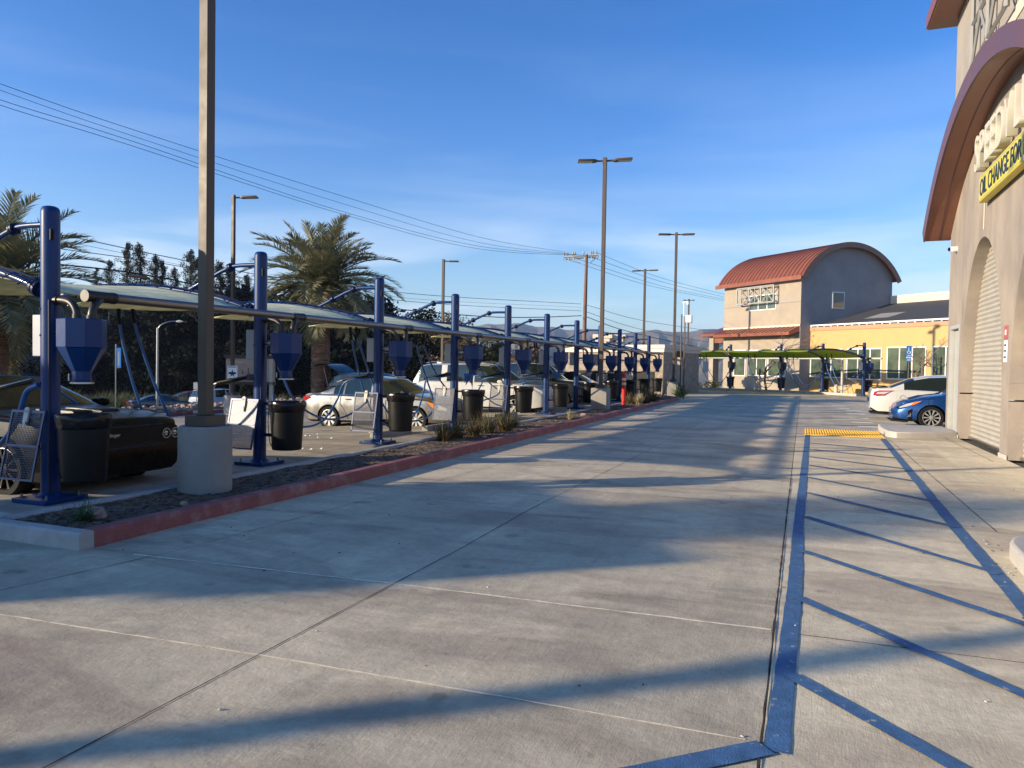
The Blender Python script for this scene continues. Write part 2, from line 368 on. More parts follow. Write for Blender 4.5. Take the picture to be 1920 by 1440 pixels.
rd.mi(0).box(-.127, 3.6, 20.0, 75, -.3, 0).box(3.6, 40, 23.3, 75, -.3, 0).box(-5.72-1.2, -5.72, 38.7, 75, -.3, 0).box(-26, -6.92, 46.5, 75, -.3, 0)
rd.mi(2).box(-.137, -.127, -30, 30, -.3, -.03)
road = rd.build('road', ['roadconc', 'apron', 'joint'], smooth=0); tag(road, 'broad concrete driveway between the vacuum row and the oil change building', kind='structure')
# joints and sealant lines (wavy strips)
jt = MB()
def strip(mbb, pts, wd, z=.004, wob=.3):
    P = [Vector((p[0], p[1], 0)) for p in pts]; Q = []
    for a, b in zip(P, P[1:]):
        n = max(2, int((b-a).length/.12)); Q += [a.lerp(b, i/n) for i in range(n)]
    Q.append(P[-1]); vs = []
    for i, q in enumerate(Q):
        d = (Q[min(i+1, len(Q)-1)]-Q[max(i-1, 0)]).normalized(); nrm = Vector((-d.y, d.x, 0)); ww = wd/2*(1+rnd.uniform(-wob, wob)); off = nrm*rnd.uniform(-1, 1)*wd*wob*.4
        vs += [q+off+nrm*ww+Vector((0, 0, z)), q+off-nrm*ww+Vector((0, 0, z))]
    mbb.add(vs, [(2*i, 2*i+1, 2*i+3, 2*i+2) for i in range(len(Q)-1)])
jt.mi(0); strip(jt, [(-2.8, 1), (-2.81, 6), (-2.87, 8), (-2.82, 13), (-2.8, 60)], .008); strip(jt, [(-5.5, 2.2), (-5.0, 4.9), (-4.6, 12), (-4.5, 34)], .006, wob=.5)
strip(jt, [(1.9, 9), (1.95, 20)], .008); strip(jt, [(.6, 3.05), (3, 3.1)], .012); strip(jt, [(3.3, 16), (3.3, 22)], .01)
jt.mi(1); strip(jt, [(-5.2, 3.22), (-2.78, 3.37), (-1.3, 3.42), (-.2, 3.44)], .013, wob=.6); strip(jt, [(-5.22, 4.70), (-2.8, 4.86), (-.15, 4.97)], .02, wob=.5)
jt.mi(0); strip(jt, [(-5.6, 9.4), (-.2, 9.6)], .006, wob=.7); strip(jt, [(-5.6, 14.0), (-.2, 14.2)], .006); strip(jt, [(-5.6, 19.0), (-.2, 19.2)], .007); strip(jt, [(-.1, 4.95), (3.5, 5.05)], .007)
strip(jt, [(-5.6, 24), (3.4, 24.3)], .01); strip(jt, [(-5.5, 31), (6, 31)], .01)
strip(jt, [(-.134, 1.5), (-.134, 12)], .012, z=.006, wob=.6)
tag(jt.build('road_joints', ['joint', 'caulk'], smooth=0), 'thin dark and sandy joint lines in the concrete driveway', kind='structure')
# painted markings
bl = MB(); z0 = .005
def poly(mbb, pts, z): mbb.add([(x, y, z) for x, y in pts], [tuple(range(len(pts)))])
strip(bl, [(-.068, 3.38), (-.02, 6), (-.01, 8), (.14, 20.2)], .104, z=z0, wob=.05); strip(bl, [(1.42, 5.0), (1.49, 6.0), (1.54, 8.9), (1.83, 20.1)], .125, z=z0, wob=.05)
for px0, py0, px1, py1 in ((1486, 1270, 1790, 1440), (1495, 1122, 1920, 1305), (1507, 1035, 1920, 1172), (1512, 970, 1865, 1075), (1515, 925, 1805, 992), (1517, 896, 1765, 943), (1519, 873, 1730, 905), (1519, 857, 1700, 880), (1519, 843, 1685, 860), (1519, 831, 1668, 844)):
    p, q = G(px0, py0), G(px1, py1); d = (q-p).normalized(); q = p+d*((1.50+.016*(q.y-5)-p.x)/d.x); nr = Vector((-d.y, d.x, 0))*.05; p = p-d*.02; strip(bl, [(p.x, p.y), (q.x, q.y)], .092, z=z0+.004, wob=.06)
p, q = G(1435, 1404), G(1150, 1462); strip(bl, [(p.x, p.y), (q.x, q.y)], .12, z=z0+.004, wob=.05)
tag(bl.build('blue_markings', 'bluepaint', smooth=0), 'worn blue painted hatching of the accessible aisle', kind='structure')
wp = MB()
for px, py in ((1571, 761), (1576, 765.5), (1597, 770), (1602, 776), (1608, 784), (1613, 792), (1627, 800)):
    p = G(px, py); wp.box(p.x-.25, p.x+.35, p.y-.05, p.y+.05, .0, .005)
for k in range(9): wp.box(-13.5, -8.9, 11.4+3.56*k-.05, 11.4+3.56*k+.05, lot_z(-11)-.2, lot_z(-9)+.006-.0) if 0 else None
tag(wp.build('white_markings', 'whitepaint', smooth=0), 'short white parking stall marks on the concrete', kind='structure')
# parking lot behind the row: slopes away
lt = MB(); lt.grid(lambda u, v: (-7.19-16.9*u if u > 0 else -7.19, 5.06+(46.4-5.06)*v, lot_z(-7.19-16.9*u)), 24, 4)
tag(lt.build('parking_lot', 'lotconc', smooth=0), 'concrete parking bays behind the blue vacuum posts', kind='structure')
wl = MB()
for k in range(11): wl.add([(x, 8.0+3.562*k+dy, lot_z(x)+.006) for x, dy in ((-13.8, -.05), (-9, -.05), (-9, .05), (-13.8, .05))], [(0, 1, 2, 3)])
tag(wl.build('stall_lines', 'whitepaint', smooth=0), 'white stall lines in the bays behind the vacuum posts', kind='structure')
# street far left
st = MB(); st.add([(x, y, land(x, y)+.01) for y in (-60, 0, 40, 75, 95, 120, 150, 200, 300) for x in (-60, -53, -45)], [(j*3+i, j*3+i+1, (j+1)*3+i+1, (j+1)*3+i) for j in range(8) for i in range(2)])
tag(st.build('street', 'asphalt', smooth=0), 'asphalt street beyond the car park', kind='structure')
sk = MB()
for j in range(12): sk.box(-60.3, -60, -30+j*15, -15.1+j*15, -2.7+land(-60, -22+j*15)*0, -2.42) if j < 7 else None
tag(sk.build('street_kerb', 'conclight', smooth=0), 'pale far kerb of the street', kind='structure')

# planting bed
bd = MB()
def bedz(x, y): return .075+.03*NZ.noise(Vector((x*1.6, y*1.6, 0)))+.014*NZ.noise(Vector((x*11, y*11, 2)))
bd.grid(lambda u, v: (-7.06+1.17*u, 4.74+33.6*v, bedz(-7.06+1.17*u, 4.74+33.6*v)), 34, 620)
bd.grid(lambda u, v: (-12+4.95*u, 4.74+.2*v, bedz(-12+4.95*u, 4.74+.2*v)), 60, 4)
tag(bd.build('planting_bed', 'soil', smooth=60), 'brown soil strip between the red kerb and the pale kerb', kind='structure')
ch = MB()
for k in range(9000):
    y = 4.8+33*(rnd.random()**1.8); x = rnd.uniform(-7.03, -5.92)
    if k % 20 == 0: x = rnd.uniform(-10, -7); y = rnd.uniform(4.77, 4.92)
    ch.cm = rnd.choice((0, 1)); s_ = rnd.uniform(.006, .02); a = rnd.random()*6.28; l = s_*rnd.uniform(1, 3); M = Matrix.Translation((x, y, bedz(x, y)+.004)) @ Matrix.Rotation(a, 4, 'Z') @ Matrix.Rotation(rnd.uniform(-.6, .6), 4, 'X')
    ch.add([(-l, -s_*.4, 0), (l, -s_*.5, 0), (l*.9, s_*.5, .004), (-l*.8, s_*.4, .004)], [(0, 1, 2, 3)], M)
tag(ch.build('bark_mulch', ['chip', 'chip2'], smooth=0), 'scattered bark chips and gravel in the planting bed', 'mulch', kind='stuff')
# kerbs
def kerb_run(name, pts, wd, h, m, label, seg=1.5, j=True):
    mb = MB(); P = [Vector((*p, 0)) for p in pts]
    for a, b in zip(P, P[1:]):
        L_ = (b-a).length; n = max(1, round(L_/seg)); d = (b-a).normalized(); nr = Vector((-d.y, d.x, 0))*wd
        for i in range(n):
            p = a+d*(L_*i/n+(.004 if i else 0)); q = a+d*(L_*(i+1)/n-(.004 if i < n-1 else 0)); t = .012
            vs = [];
            for c in (p, q): vs += [c+Vector((0, 0, -.1)), c+Vector((0, 0, h-.02)), c+nr*.12+Vector((0, 0, h)), c+nr*.9+Vector((0, 0, h)), c+nr+Vector((0, 0, h-.015)), c+nr+Vector((0, 0, -.1))]
            mb.add(vs, [(0, 1, 7, 6), (1, 2, 8, 7), (2, 3, 9, 8), (3, 4, 10, 9), (4, 5, 11, 10), (5, 4, 3, 2, 1, 0), (6, 7, 8, 9, 10, 11)])
    return tag(mb.build(name, m, smooth=0), label, 'kerb')
curve = [(-5.74, 36.2), (-5.70, 37.4), (-5.85, 38.4), (-6.3, 39.2), (-7.0, 39.7), (-7.6, 39.8)]
kerb_run('kerb', [(-5.737, 4.752), (-5.68, 8), (-5.70, 17)]+curve, .16, .15, 'redkerb', 'red painted kerb running beside the driveway', 3.0)
kerb_run('kerb', [(-12, 4.60), (-5.737, 4.60)], .15, .15, 'kerb', 'grey kerb end facing the viewer at the near left corner')
kerb_run('kerb', [(-7.05, 4.95), (-7.06, 46.3)], .14, .11, 'kerb', 'low grey kerb along the far edge of the planting bed', 3.0)
kerb_run('kerb', [(-12, 4.93), (-7.2, 4.95)], .13, .11, 'kerb', 'short grey kerb behind the soil in the near left corner')

# ------------------------------------------------------------ vacuum stations
def SY(k): return 6.094+3.562*k
BEAM = [(-.14, 2.42), (-.3, 2.49), (-.84, 2.65), (-1.57, 2.78), (-2.1, 2.85), (-2.67, 2.88), (-3.23, 2.875), (-3.81, 2.84), (-4.4, 2.77)]
ARM = [(-.06, 3.17), (-.45, 3.17), (-.62, 3.14), (-.80, 3.08), (-.94, 3.02), (-1.23, 2.90), (-1.57, 2.76)]
bm_ = spline([(x, 0, z) for x, z in BEAM], 28)
def beam_at(u):  # u 0..1
    f = u*28; i = min(int(f), 27); return bm_[i].lerp(bm_[i+1], f-i)
def make_station():
    r = empty('vacuum_station', (-8.05, SY(0), 0))
    p = MB(); p.tube([(0, 0, .09), (0, 0, 3.30)], .1, 28, cap=False); p.lathe([(.1, 3.30), (.095, 3.335), (.08, 3.36), (.05, 3.372), (0, 3.375)], 28)
    p.mi(1); p.tube([(.1*math.cos(-.5), .1*math.sin(-.5)-.004, 2.98), (.1*math.cos(-.5), .1*math.sin(-.5)-.004, 3.10)], .022, 10); p.mi(0)
    for z in (.6, 1.05, 1.36, 1.9, 2.2):
        for a in (-1.9, -2.3): p.lathe([(.012, 0), (.012, .008), (0, .01)], 8, Matrix.Translation((.1*math.cos(a), .1*math.sin(a), z)) @ Matrix.Rotation(a, 4, 'Z') @ Matrix.Rotation(R(90), 4, 'Y'))
    p.build('post', ['blue', 'black'], r)
    c = MB(); c.tube([(.085, -.075, .1), (.085, -.075, 2.3)], .017, 10); c.build('conduit', 'bluedark', r)
    b = MB(); b.box(-.27, .27, -.27, .27, 0.0, .055); b.lathe([(.16, .055), (.13, .075), (.102, .1)], 24); b.build('base_plate', 'blue', r, bevel=.006)
    for x in (-.2, .2):
        for y in (-.2, .2): b = MB(); b.lathe([(.018, .05), (.018, .075), (.011, .076), (.011, .10), (0, .10)], 6, T(x, y, 0)); b.build('anchor_bolt', 'steel', r)
    a = MB(); A_ = spline([(x, 0, z) for x, z in ARM], 22); a.tube(A_, .033, 14); a.build('arch_arm', 'blue', r)
    for u in (7, 17):
        f = MB(); q = A_[u]; t = (A_[u+1]-A_[u]).normalized(); M = Matrix.Translation(q) @ t.to_track_quat('Z', 'Y').to_matrix().to_4x4()
        f.lathe([(.033, -.03), (.07, -.028), (.07, -.006), (.062, -.005), (.062, .005), (.07, .006), (.07, .028), (.033, .03)], 16, M)
        for k in range(6): f.tube([M @ Vector((.056*math.cos(k), .056*math.sin(k), -.05)), M @ Vector((.056*math.cos(k), .056*math.sin(k), .05))], .008, 6)
        f.build('flange', 'bluedark', r)
    f = MB(); q = bm_[2]; t = (bm_[3]-bm_[1]).normalized(); M = Matrix.Translation(q) @ t.to_track_quat('Z', 'Y').to_matrix().to_4x4()
    f.lathe([(.05, -.05), (.10, -.045), (.10, -.01), (.09, 0), (.10, .01), (.10, .045), (.05, .05)], 18, M)
    f.build('beam_flange', 'bluedark', r)
    a = MB(); a.tube(bm_, .045, 14); a.build('roof_beam', 'blue', r)
    a = MB()
    for sy in (-.11, .11):
        a.tube([p+Vector((0, sy, .045)) for p in bm_[2:]], .012, 6)
        for k in range(3, 28, 2): a.tube([bm_[k]+Vector((0, sy, .055)), bm_[k]+Vector((0, sy*1.9, -.005))], .008, 5)
        for k in (3, 10, 17, 24): a.tube([bm_[k], bm_[k]+Vector((0, sy, .045))], .012, 6)
    a.build('lacing_rods', 'bluedark', r)
    # separator
    h = MB(); oc = Matrix.Rotation(R(12), 4, 'Z')
    h.lathe([(0, 2.085), (.235, 2.085), (.25, 2.075), (.25, 1.77), (.235, 1.76), (.24, 1.755), (.105, 1.50), (.10, 1.50), (.10, 1.40), (.112, 1.39), (.112, 1.375), (0, 1.375)], 8, T(.50, 0, 0) @ oc)
    h.build('dust_separator', 'blue', r, smooth=20)
    h = MB(); h.lathe([(.1, 1.38), (.125, 1.378), (.125, 1.36), (0, 1.36)], 18, T(.50, 0, 0)); h.tube([(.36, -.05, 1.39), (.36, -.05, 1.47)], .012, 6); h.build('clamp_ring', 'silver', r)
    e1 = MB(); e1.tube(spline([(.08, 0, 2.30), (.2, 0, 2.30), (.33, 0, 2.27), (.41, 0, 2.18), (.42, 0, 2.07)], 14), .042, 12)
    e1.tube([(.07, 0, 2.30), (.14, 0, 2.30)], .055, 14); e1.tube([(.42, 0, 2.14), (.42, 0, 2.08)], .05, 12)
    e1.build('intake_elbow', 'elbow', r)
    e2 = MB(); e2.tube(spline([(.50, .28, 2.35), (.52, .2, 2.31), (.56, .11, 2.24), (.57, .07, 2.16), (.57, .06, 2.07)], 14), .045, 12); e2.tube([(.57, .06, 2.13), (.57, .06, 2.08)], .053, 12)
    e2.build('outlet_elbow', 'elbow', r)
    b = MB(); b.tube([(.09, 0, 1.93), (.27, 0, 1.93)], .036, 14); b.tube([(.11, 0, 1.85), (.27, 0, 1.85)], .012, 6)
    for k in range(5): b.lathe([(.017, 0), (0, .02)], 6, T(.13+.03*k, -.01, 1.84))
    b.build('separator_bracket', 'silver', r)
    b = MB(); b.box(-.27, -.1, -.02, .12, 1.66, 2.14); b.build('control_box', 'greybox', r, bevel=.008)
    b = MB(); b.box(-.23, -.09, -.05, .05, 1.33, 1.43); b.build('holder_bracket', 'bluedark', r, bevel=.004)
    b = MB(); b.tube([(-.2, -.02, 1.385), (-.26, -.02, 1.375), (-.82, -.04, 1.275)], .034, 12); b.mi(1); b.tube([(-.24, -.055, 1.40), (-.8, -.075, 1.285)], .006, 6); b.tube([(-.8, -.04, 1.278), (-.92, -.05, 1.24), (-.95, -.05, 1.232)], [.02, .02, .026], 10)
    b.build('nozzle_sleeve', ['black', 'silver'], r)
    # bin hanger
    b = MB(); b.box(.09, .26, -.015, .015, .95, .99); b.box(.09, .26, -.015, .015, .45, .50); b.build('bin_bracket', 'bluedark', r)
    return r
def mesh_panel(r, m='meshpanel', nx=30, nz=44):
    th = math.atan2(.16, .78); M = Matrix.Translation((-.2, -.11, 1.04)) @ Matrix.Rotation(-th, 4, 'X')
    b = MB()
    for x0, x1, za, zb in ((-.27, .27, -.03, 0), (-.27, .27, -.42, -.395), (-.27, .27, -.80, -.78), (-.27, -.245, -.78, -.03), (.245, .27, -.78, -.03)):
        b.box(x0, x1, -.01, .01, za, zb)
    # perforated sheet: grid of thin wires with open gaps
    b.cm = 1
    n = nx
    for i in range(n): x = -.245+.49*i/n; b.box(x, x+.006, -.003, .001, -.78, -.03)
    for i in range(nz): z = -.78+.75*i/nz; b.box(-.245, .245, -.0045, -.0005, z, z+.0062)
    for v in range(len(b.v)): b.v[v] = tuple(M @ Vector(b.v[v]))
    o = b.build('mat_rack', ['rackframe', m], r, smooth=0)
    k = MB(); k.box(-.035, .035, -.03, -.01, -.14, .0, M); k.lathe([(.035, 0), (.035, .02), (0, .02)], 16, M @ Matrix.Translation((0, -.01, .0)) @ Matrix.Rotation(R(90), 4, 'X')); k.box(-.02, .02, -.035, -.028, -.2, -.12, M)
    k.build('rack_clip', 'offwhite', o)
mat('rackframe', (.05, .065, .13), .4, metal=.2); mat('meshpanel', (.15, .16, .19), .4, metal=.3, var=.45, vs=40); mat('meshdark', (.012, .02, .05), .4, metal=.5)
st0 = make_station()
ORD = ['nearest', 'second nearest', 'third nearest', 'fourth nearest', 'fifth nearest', 'sixth nearest', 'seventh nearest', 'eighth nearest', 'ninth nearest', 'tenth nearest', 'farthest']
GS = 'blue vacuum stations in the long left row'
stations = []
LS = ['beside the black coupe and the tall lamp post', 'with shiny mesh rack, right of the tall lamp post', 'in front of the silver sedan', 'left of the white SUV, with bright mesh rack',
      'in front of the white SUV', 'just beyond the white SUV hood', 'left of the second brown lamp post', 'half hidden by the second brown lamp post', 'behind the second lamp post, pale mesh rack low on it', 'behind the red marker post', 'against the stone block building']
for k in range(11):
    o = st0 if k == 0 else copy_tree(st0)
    o.location = (-8.05, SY(k), 0); stations.append(o)
    tag(o, ORD[k]+' blue vacuum post, '+LS[k], 'vacuum station', GS)
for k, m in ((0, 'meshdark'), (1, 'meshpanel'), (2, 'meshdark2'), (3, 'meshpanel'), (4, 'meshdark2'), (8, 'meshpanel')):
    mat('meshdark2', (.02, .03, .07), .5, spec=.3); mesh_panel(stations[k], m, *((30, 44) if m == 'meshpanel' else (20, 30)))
# steel manifold
pp = MB(); P0, P1 = 6.46, 43.2
r = empty('vacuum_pipe', (-7.55, 6.3, 2.35), 0, 'long bare steel vacuum pipe running over the separators of the left row', 'pipe')
pp.tube([(0, y-6.3, (y-6.3)*.0012) for y in (6.5, 12, 20, 30, P1)], .056, 20); pp.build('steel_pipe', 'steel', r)
for k in range(11):
    y = SY(k)+.28-6.3; c = MB(); c.tube([(0, y-.13 if k else y-.24, y*.0012), (0, y+.13 if k else y+.12, y*.0012)], .064, 16)
    c.tube([(0, y-.145 if k else y-.25, y*.0012), (0, y-.10 if k else y-.20, y*.0012)], .068, 16); c.tube([(0, y+.1, y*.0012), (0, y+.145, y*.0012)], .068, 16)
    c.build('pipe_tee', 'elbow', r)
# shade canopies between neighbouring posts
def canopy(a, b, m, label, group, sag=.05, ov=.10, drop=.17):
    # a,b : station empties; fabric spans between their roof beams
    Ma, Mb_ = a.matrix_basis, b.matrix_basis
    r = empty('shade_canopy', tuple((Ma.translation+Mb_.translation)/2), 0, label, 'canopy', group); o = r.location
    def P(u, v):
        off = Vector((0, ov*(1 if v == 0 else 1), 0))
        p = Ma @ (beam_at(.06+.94*u)+Vector((0, ov, .0))); q = Mb_ @ (beam_at(.06+.94*u)+Vector((0, -ov, .0)))
        p.z -= drop*min(1, u*1.7)**.8; c = p.lerp(q, v); s_ = math.sin(math.pi*v); inn = .16*s_*math.sin(math.pi*.5*(2*u-1)*(1))
        c.z += -sag*s_; d = ((Ma @ Vector((-1, 0, 0)))-(Ma @ Vector((0, 0, 0)))); c -= d*inn*abs(2*u-1)
        return c
    mb = MB(); mb.grid(lambda u, v: P(u, v)-o, 22, 14); f = mb.build('fabric', m, r); s = f.modifiers.new('thickness', 'SOLIDIFY'); s.thickness = .006
    for u in (0, 1): e_ = MB(); e_.tube([P(u, v/14)-o for v in range(15)], .014, 6); e_.build('hem', m, r)
    return r
bpy.context.view_layer.update()
for k in range(10):
    canopy(stations[k], stations[k+1], 'fabric', 'pale cream shade canopy spanning the %s and %s blue posts' % (ORD[k], ORD[k+1]), 'cream shade canopies of the left row')
# bins
def make_bin():
    r = empty('trash_bin', (0, 0, 0)); b = MB()
    b.lathe([(.215, 0), (.225, .01), (.228, .03), (.262, .66), (.262, .70), (.283, .705), (.285, .745), (.27, .75), (.262, .745), (.255, .70), (.22, .04), (0, .04)], 36); b.build('bin_body', 'can', r)
    g = MB(); g.lathe([(.267, .735), (.285, .752), (.292, .735), (.293, .70), (.286, .66), (.281, .625), (.275, .60), (.270, .597)], 60, wob=.018, cap=False); g.build('bin_liner', 'bag', r)
    h = MB(); h.tube([(-.27, 0, .66), (-.31, 0, .66)], .03, 8); h.tube(spline([(-.27, -.12, .62), (-.26, -.14, .4), (-.18, -.18, .12), (-.1, -.215, .06)], 10), .007, 5); h.build('bin_strap', 'black', r)
    return r
b0 = make_bin(); GB = 'black trash bins hung on the vacuum posts'
for k in range(11):
    o = b0 if k == 0 else copy_tree(b0)
    o.location = (-7.54, SY(k)+.02, .27+rnd.uniform(-.01, .01)); o.rotation_euler = (0, 0, rnd.uniform(-.15, .15))
    tag(o, 'black trash bin with liner hung on the %s blue vacuum post' % ORD[k], 'trash bin', GB)
# hoses
def hose(pts, label, n=40, r=.021, cuff=True, nz=True):
    pts = [Vector(p) for p in pts]; e_ = empty('vacuum_hose', tuple(pts[0]), 0, label, 'hose', 'blue vacuum hoses'); P = [p-pts[0] for p in spline(pts, n)]
    m = MB(); m.tube(P, r, 10); m.build('hose_tube', 'hose', e_)
    if cuff: c = MB(); c.tube([P[0]+Vector((0, 0, .1)), P[0], P[1], P[2]], r*1.35, 10); c.build('hose_cuff', 'black', e_)
    if nz: c = MB(); c.tube([P[-2], P[-1]], r*1.3, 10); c.build('nozzle', 'silver', e_)
    return e_
X1 = -8.9
hose([PX(222, 592, -9.2), PX(230, 640, -9.2), PX(247, 710, -9.15), PX(268, 775, -9.1), PX(275, 800, -9.1), PX(330, 850, -8.9), PY(372, 790, 9.5), PY(401, 722, 9.66)], 'blue hose hanging left of the pair behind the black coupe hood')
hose([PX(249, 592, -9.2), PX(262, 640, -9.2), PX(290, 720, -9.15), PX(320, 787, -9.1), PX(345, 840, -9.0), PX(400, 850, -8.9), PX(425, 800, -8.8)], 'blue hose hanging right of the pair behind the black coupe hood', nz=False)
hose([PY(72, 722, 6.0), PY(50, 735, 6.0), PY(35, 780, 6.0), PY(18, 812, 6.0), PY(-10, 840, 6.0), PY(-60, 870, 6.1)], 'thick blue hose drooping left from the nearest vacuum post', cuff=False, nz=False, r=.03)
hose([PX(506, 640, -8.9), PX(515, 670, -8.9), PX(530, 705, -8.9), PX(553, 752, -8.9), PX(590, 779, -8.9), PX(625, 786, -8.9), PX(660, 775, -8.8), PX(690, 752, -8.6)], 'blue hose looping low in front of the silver sedan rear wheel')
hose([PY(691, 709, 13.2), PY(648, 716, 13.1), PX(632, 750, -9), PX(612, 782, -9), PX(590, 797, -9), PX(560, 800, -9), PX(520, 790, -9), PX(512, 740, -9)], 'blue hose falling from the black sleeve across the silver sedan rear door', cuff=False, nz=False)
hose([PX(657, 622, -8.9), PX(668, 680, -8.9), PX(683, 735, -8.9), PX(700, 775, -8.9), PX(730, 800, -8.8), PX(745, 790, -8.8)], 'left one of two blue hoses hanging over the silver sedan roof', nz=False)
hose([PX(668, 622, -8.9), PX(682, 670, -8.9), PX(700, 720, -8.9), PX(722, 765, -8.9), PX(740, 790, -8.9)], 'right one of two blue hoses hanging over the silver sedan roof', nz=False)
hose([PY(838, 705, 16.8), PY(802, 712, 16.7), PX(795, 730, -8.9), PX(785, 765, -8.9), PX(765, 790, -8.9), PX(745, 800, -8.9)], 'blue hose over the silver sedan front wheel arch', cuff=False, nz=False)
hose([PX(765, 790, -8.7), PX(785, 788, -8.7), PX(800, 783, -8.7), PX(820, 762, -8.6)], 'blue hose curving past the silver sedan front wheel rim', cuff=False)
hose([PX(780, 640, -8.7), PX(787, 670, -8.7), PX(798, 705, -8.7), PX(808, 735, -8.7), PX(815, 760, -8.7)], 'left one of two blue hoses hanging over the white SUV tail', nz=False)
hose([PX(791, 640, -8.7), PX(805, 675, -8.7), PX(822, 708, -8.7), PX(838, 730, -8.7)], 'right one of two blue hoses hanging over the white SUV tail', nz=False)
hose([PY(942, 706, 20.3), PY(910, 710, 20.3), PX(903, 720, -8.9), PX(899, 728, -8.9), PX(893, 740, -8.9)], 'short blue hose from the black sleeve over the white SUV door', cuff=False, nz=False)
hose([PX(897, 683, -8.9), PX(905, 700, -8.9), PX(920, 720, -8.9), PX(936, 733, -8.9), PX(930, 742, -8.8), PX(903, 752, -8.8)], 'blue hose crossing the white SUV front door')
hose([PX(900, 735, -9.2), PX(915, 748, -9.2), PX(930, 758, -9.2), PX(950, 764, -9)], 'blue hose hanging low below the white SUV door', cuff=False)
hose([PX(1002, 648, -8.6), PX(1005, 675, -8.6), PX(1012, 700, -8.6), PX(1018, 725, -8.6)], 'left one of two hoses hanging before the sixth vacuum post', nz=False)
hose([PX(1006, 648, -8.6), PX(1012, 675, -8.6), PX(1020, 695, -8.6), PX(1027, 712, -8.6)], 'right one of two hoses hanging before the sixth vacuum post', nz=False)
hose([PX(1018, 704, -8.2), PX(1003, 708, -8.2), PX(985, 710, -8.2), PX(981, 722, -8)], 'hose bent over the fifth trash bin beyond the white SUV', cuff=False, nz=False)
hose([PX(1093, 655, -8.6), PX(1096, 675, -8.6), PX(1101, 695, -8.6), PX(1108, 712, -8.6)], 'hose hanging just left of the second brown lamp post', nz=False)
rnd2 = random.Random(3)
for px, k, h, lb in ((882, 3, .32, 'above the bin in front of the white SUV'), (1043, 5, .28, 'left of the second brown lamp post'), (1180, 9, .25, 'behind the red marker post')):
    q = PY(px, 700, SY(k)-.02); rag = MB()
    for a in range(5):
        x = q.x-.09+.045*a; l = h*(.5+.5*rnd2.random()); P_ = [(x, SY(k)-.11, 1.40), (x+.01, SY(k)-.13, 1.36), (x+rnd2.uniform(-.03, .03), SY(k)-.12, 1.38-l*.6), (x+rnd2.uniform(-.04, .04), SY(k)-.12, 1.38-l)]
        rag.tube(spline(P_, 8), [.028, .03, .035, .035, .03, .028, .02, .014, .006], 7)
    tag(rag.build('cleaning_rags', 'hose'), 'blue cleaning rags on a separator '+lb, 'cleaning rags')

# ------------------------------------------------------------ lamp posts
def lamp(loc, top, heads, label, ped='round', side=.13, rz=0, pedh=.8, pedr=.31, group='brown square lamp posts in the car park', skirt=True, cat='lamp post', m='lampbrown', hl=.55):
    r = empty('lamp_post', loc, 0, label, cat, group); z0 = pedh if ped else 0
    if ped == 'round': b = MB(); b.lathe([(pedr, -.1), (pedr, pedh-.02), (pedr-.02, pedh), (0, pedh)], 40); b.build('pedestal', 'conc' if pedr < .32 else 'conclight', r)
    if ped == 'box': b = MB(); b.box(-.29, .29, -.29, .29, -.1, pedh); b.build('pedestal', 'conc', r, bevel=.015)
    M = Matrix.Rotation(rz, 4, 'Z')
    if skirt: b = MB(); b.box(-.165, .165, -.165, .165, z0+.003, z0+.13, M); b.box(-side/2-.012, side/2+.012, -side/2-.012, side/2+.012, z0+.131, z0+.15, M); b.build('base_cover', m, r, bevel=.008)
    h = top-loc[2]; b = MB(); b.box(-side/2, side/2, -side/2, side/2, z0, h, M); b.build('pole', m, r, bevel=.006)
    if skirt and side > .12: b = MB(); b.box(-side/2-.004, side/2+.004, -side/2-.004, side/2+.004, z0+.52, z0+.53, M); b.box(-side/2-.003, side/2+.003, -side/2-.003, side/2+.003, z0+.30, z0+.305, M); b.build('pole_band', 'brown', r)
    for ax, tilt in heads:
        H = Matrix.Translation((0, 0, h-.12)) @ Matrix.Rotation(ax, 4, 'Z') @ Matrix.Rotation(-tilt, 4, 'Y')
        b = MB(); b.box(.05, .32, -.03, .03, -.03, .03, H); b.prism([(.30, -.1), (.42, -.17), (.42+hl, -.17), (.42+hl, .17), (.42, .17), (.30, .1)], -.035, .035, H)
        o = b.build('lamp_head', m, r, bevel=.006); l = MB(); l.box(.46, .40+hl, -.14, .14, -.04, -.036, H); l.build('lamp_lens', 'lens', o)
    return r
lamp((-6.75, 7.12, .05), 9.1, [(0, .06), (math.pi, .06)], 'tall brown square lamp post on the round concrete pedestal nearest the viewer')
lamp((-6.83, 26.5, .05), 9.15, [(.35, .07), (math.pi+.35, -.02)], 'tall brown twin headed lamp post on a square concrete block, centre of the view', ped='box')
lamp((-6.62, 41.5, .05), 9.0, [(.35, .03), (math.pi+.35, 0)], 'brown twin headed lamp post on a square block at the red kerb end', ped='box')
p = DG(436, 31, -.65); lamp(tuple(p), 8.45, [(.4, .05)], 'slim lamp post with a single head left of the palm, on a pale round pedestal', pedr=.33, pedh=.85)
p = DG(829, 48, -.8); lamp(tuple(p), 8.3, [(.4, .0)], 'single headed lamp post rising behind the white SUV', ped=None, skirt=False, side=.15)
p = DG(1206, 57, -.3); lamp(tuple(p), 9.05, [(.3, .04), (math.pi+.3, -.04)], 'twin headed lamp post beyond the stone block building', ped=None, skirt=False, side=.16)
p = DG(1289, 72, -.3); lamp(tuple(p), 8.2, [(.3, .0), (math.pi+.3, 0)], 'thin dark far lamp post left of the barrel roofed building', ped=None, skirt=False, side=.14, hl=.1)
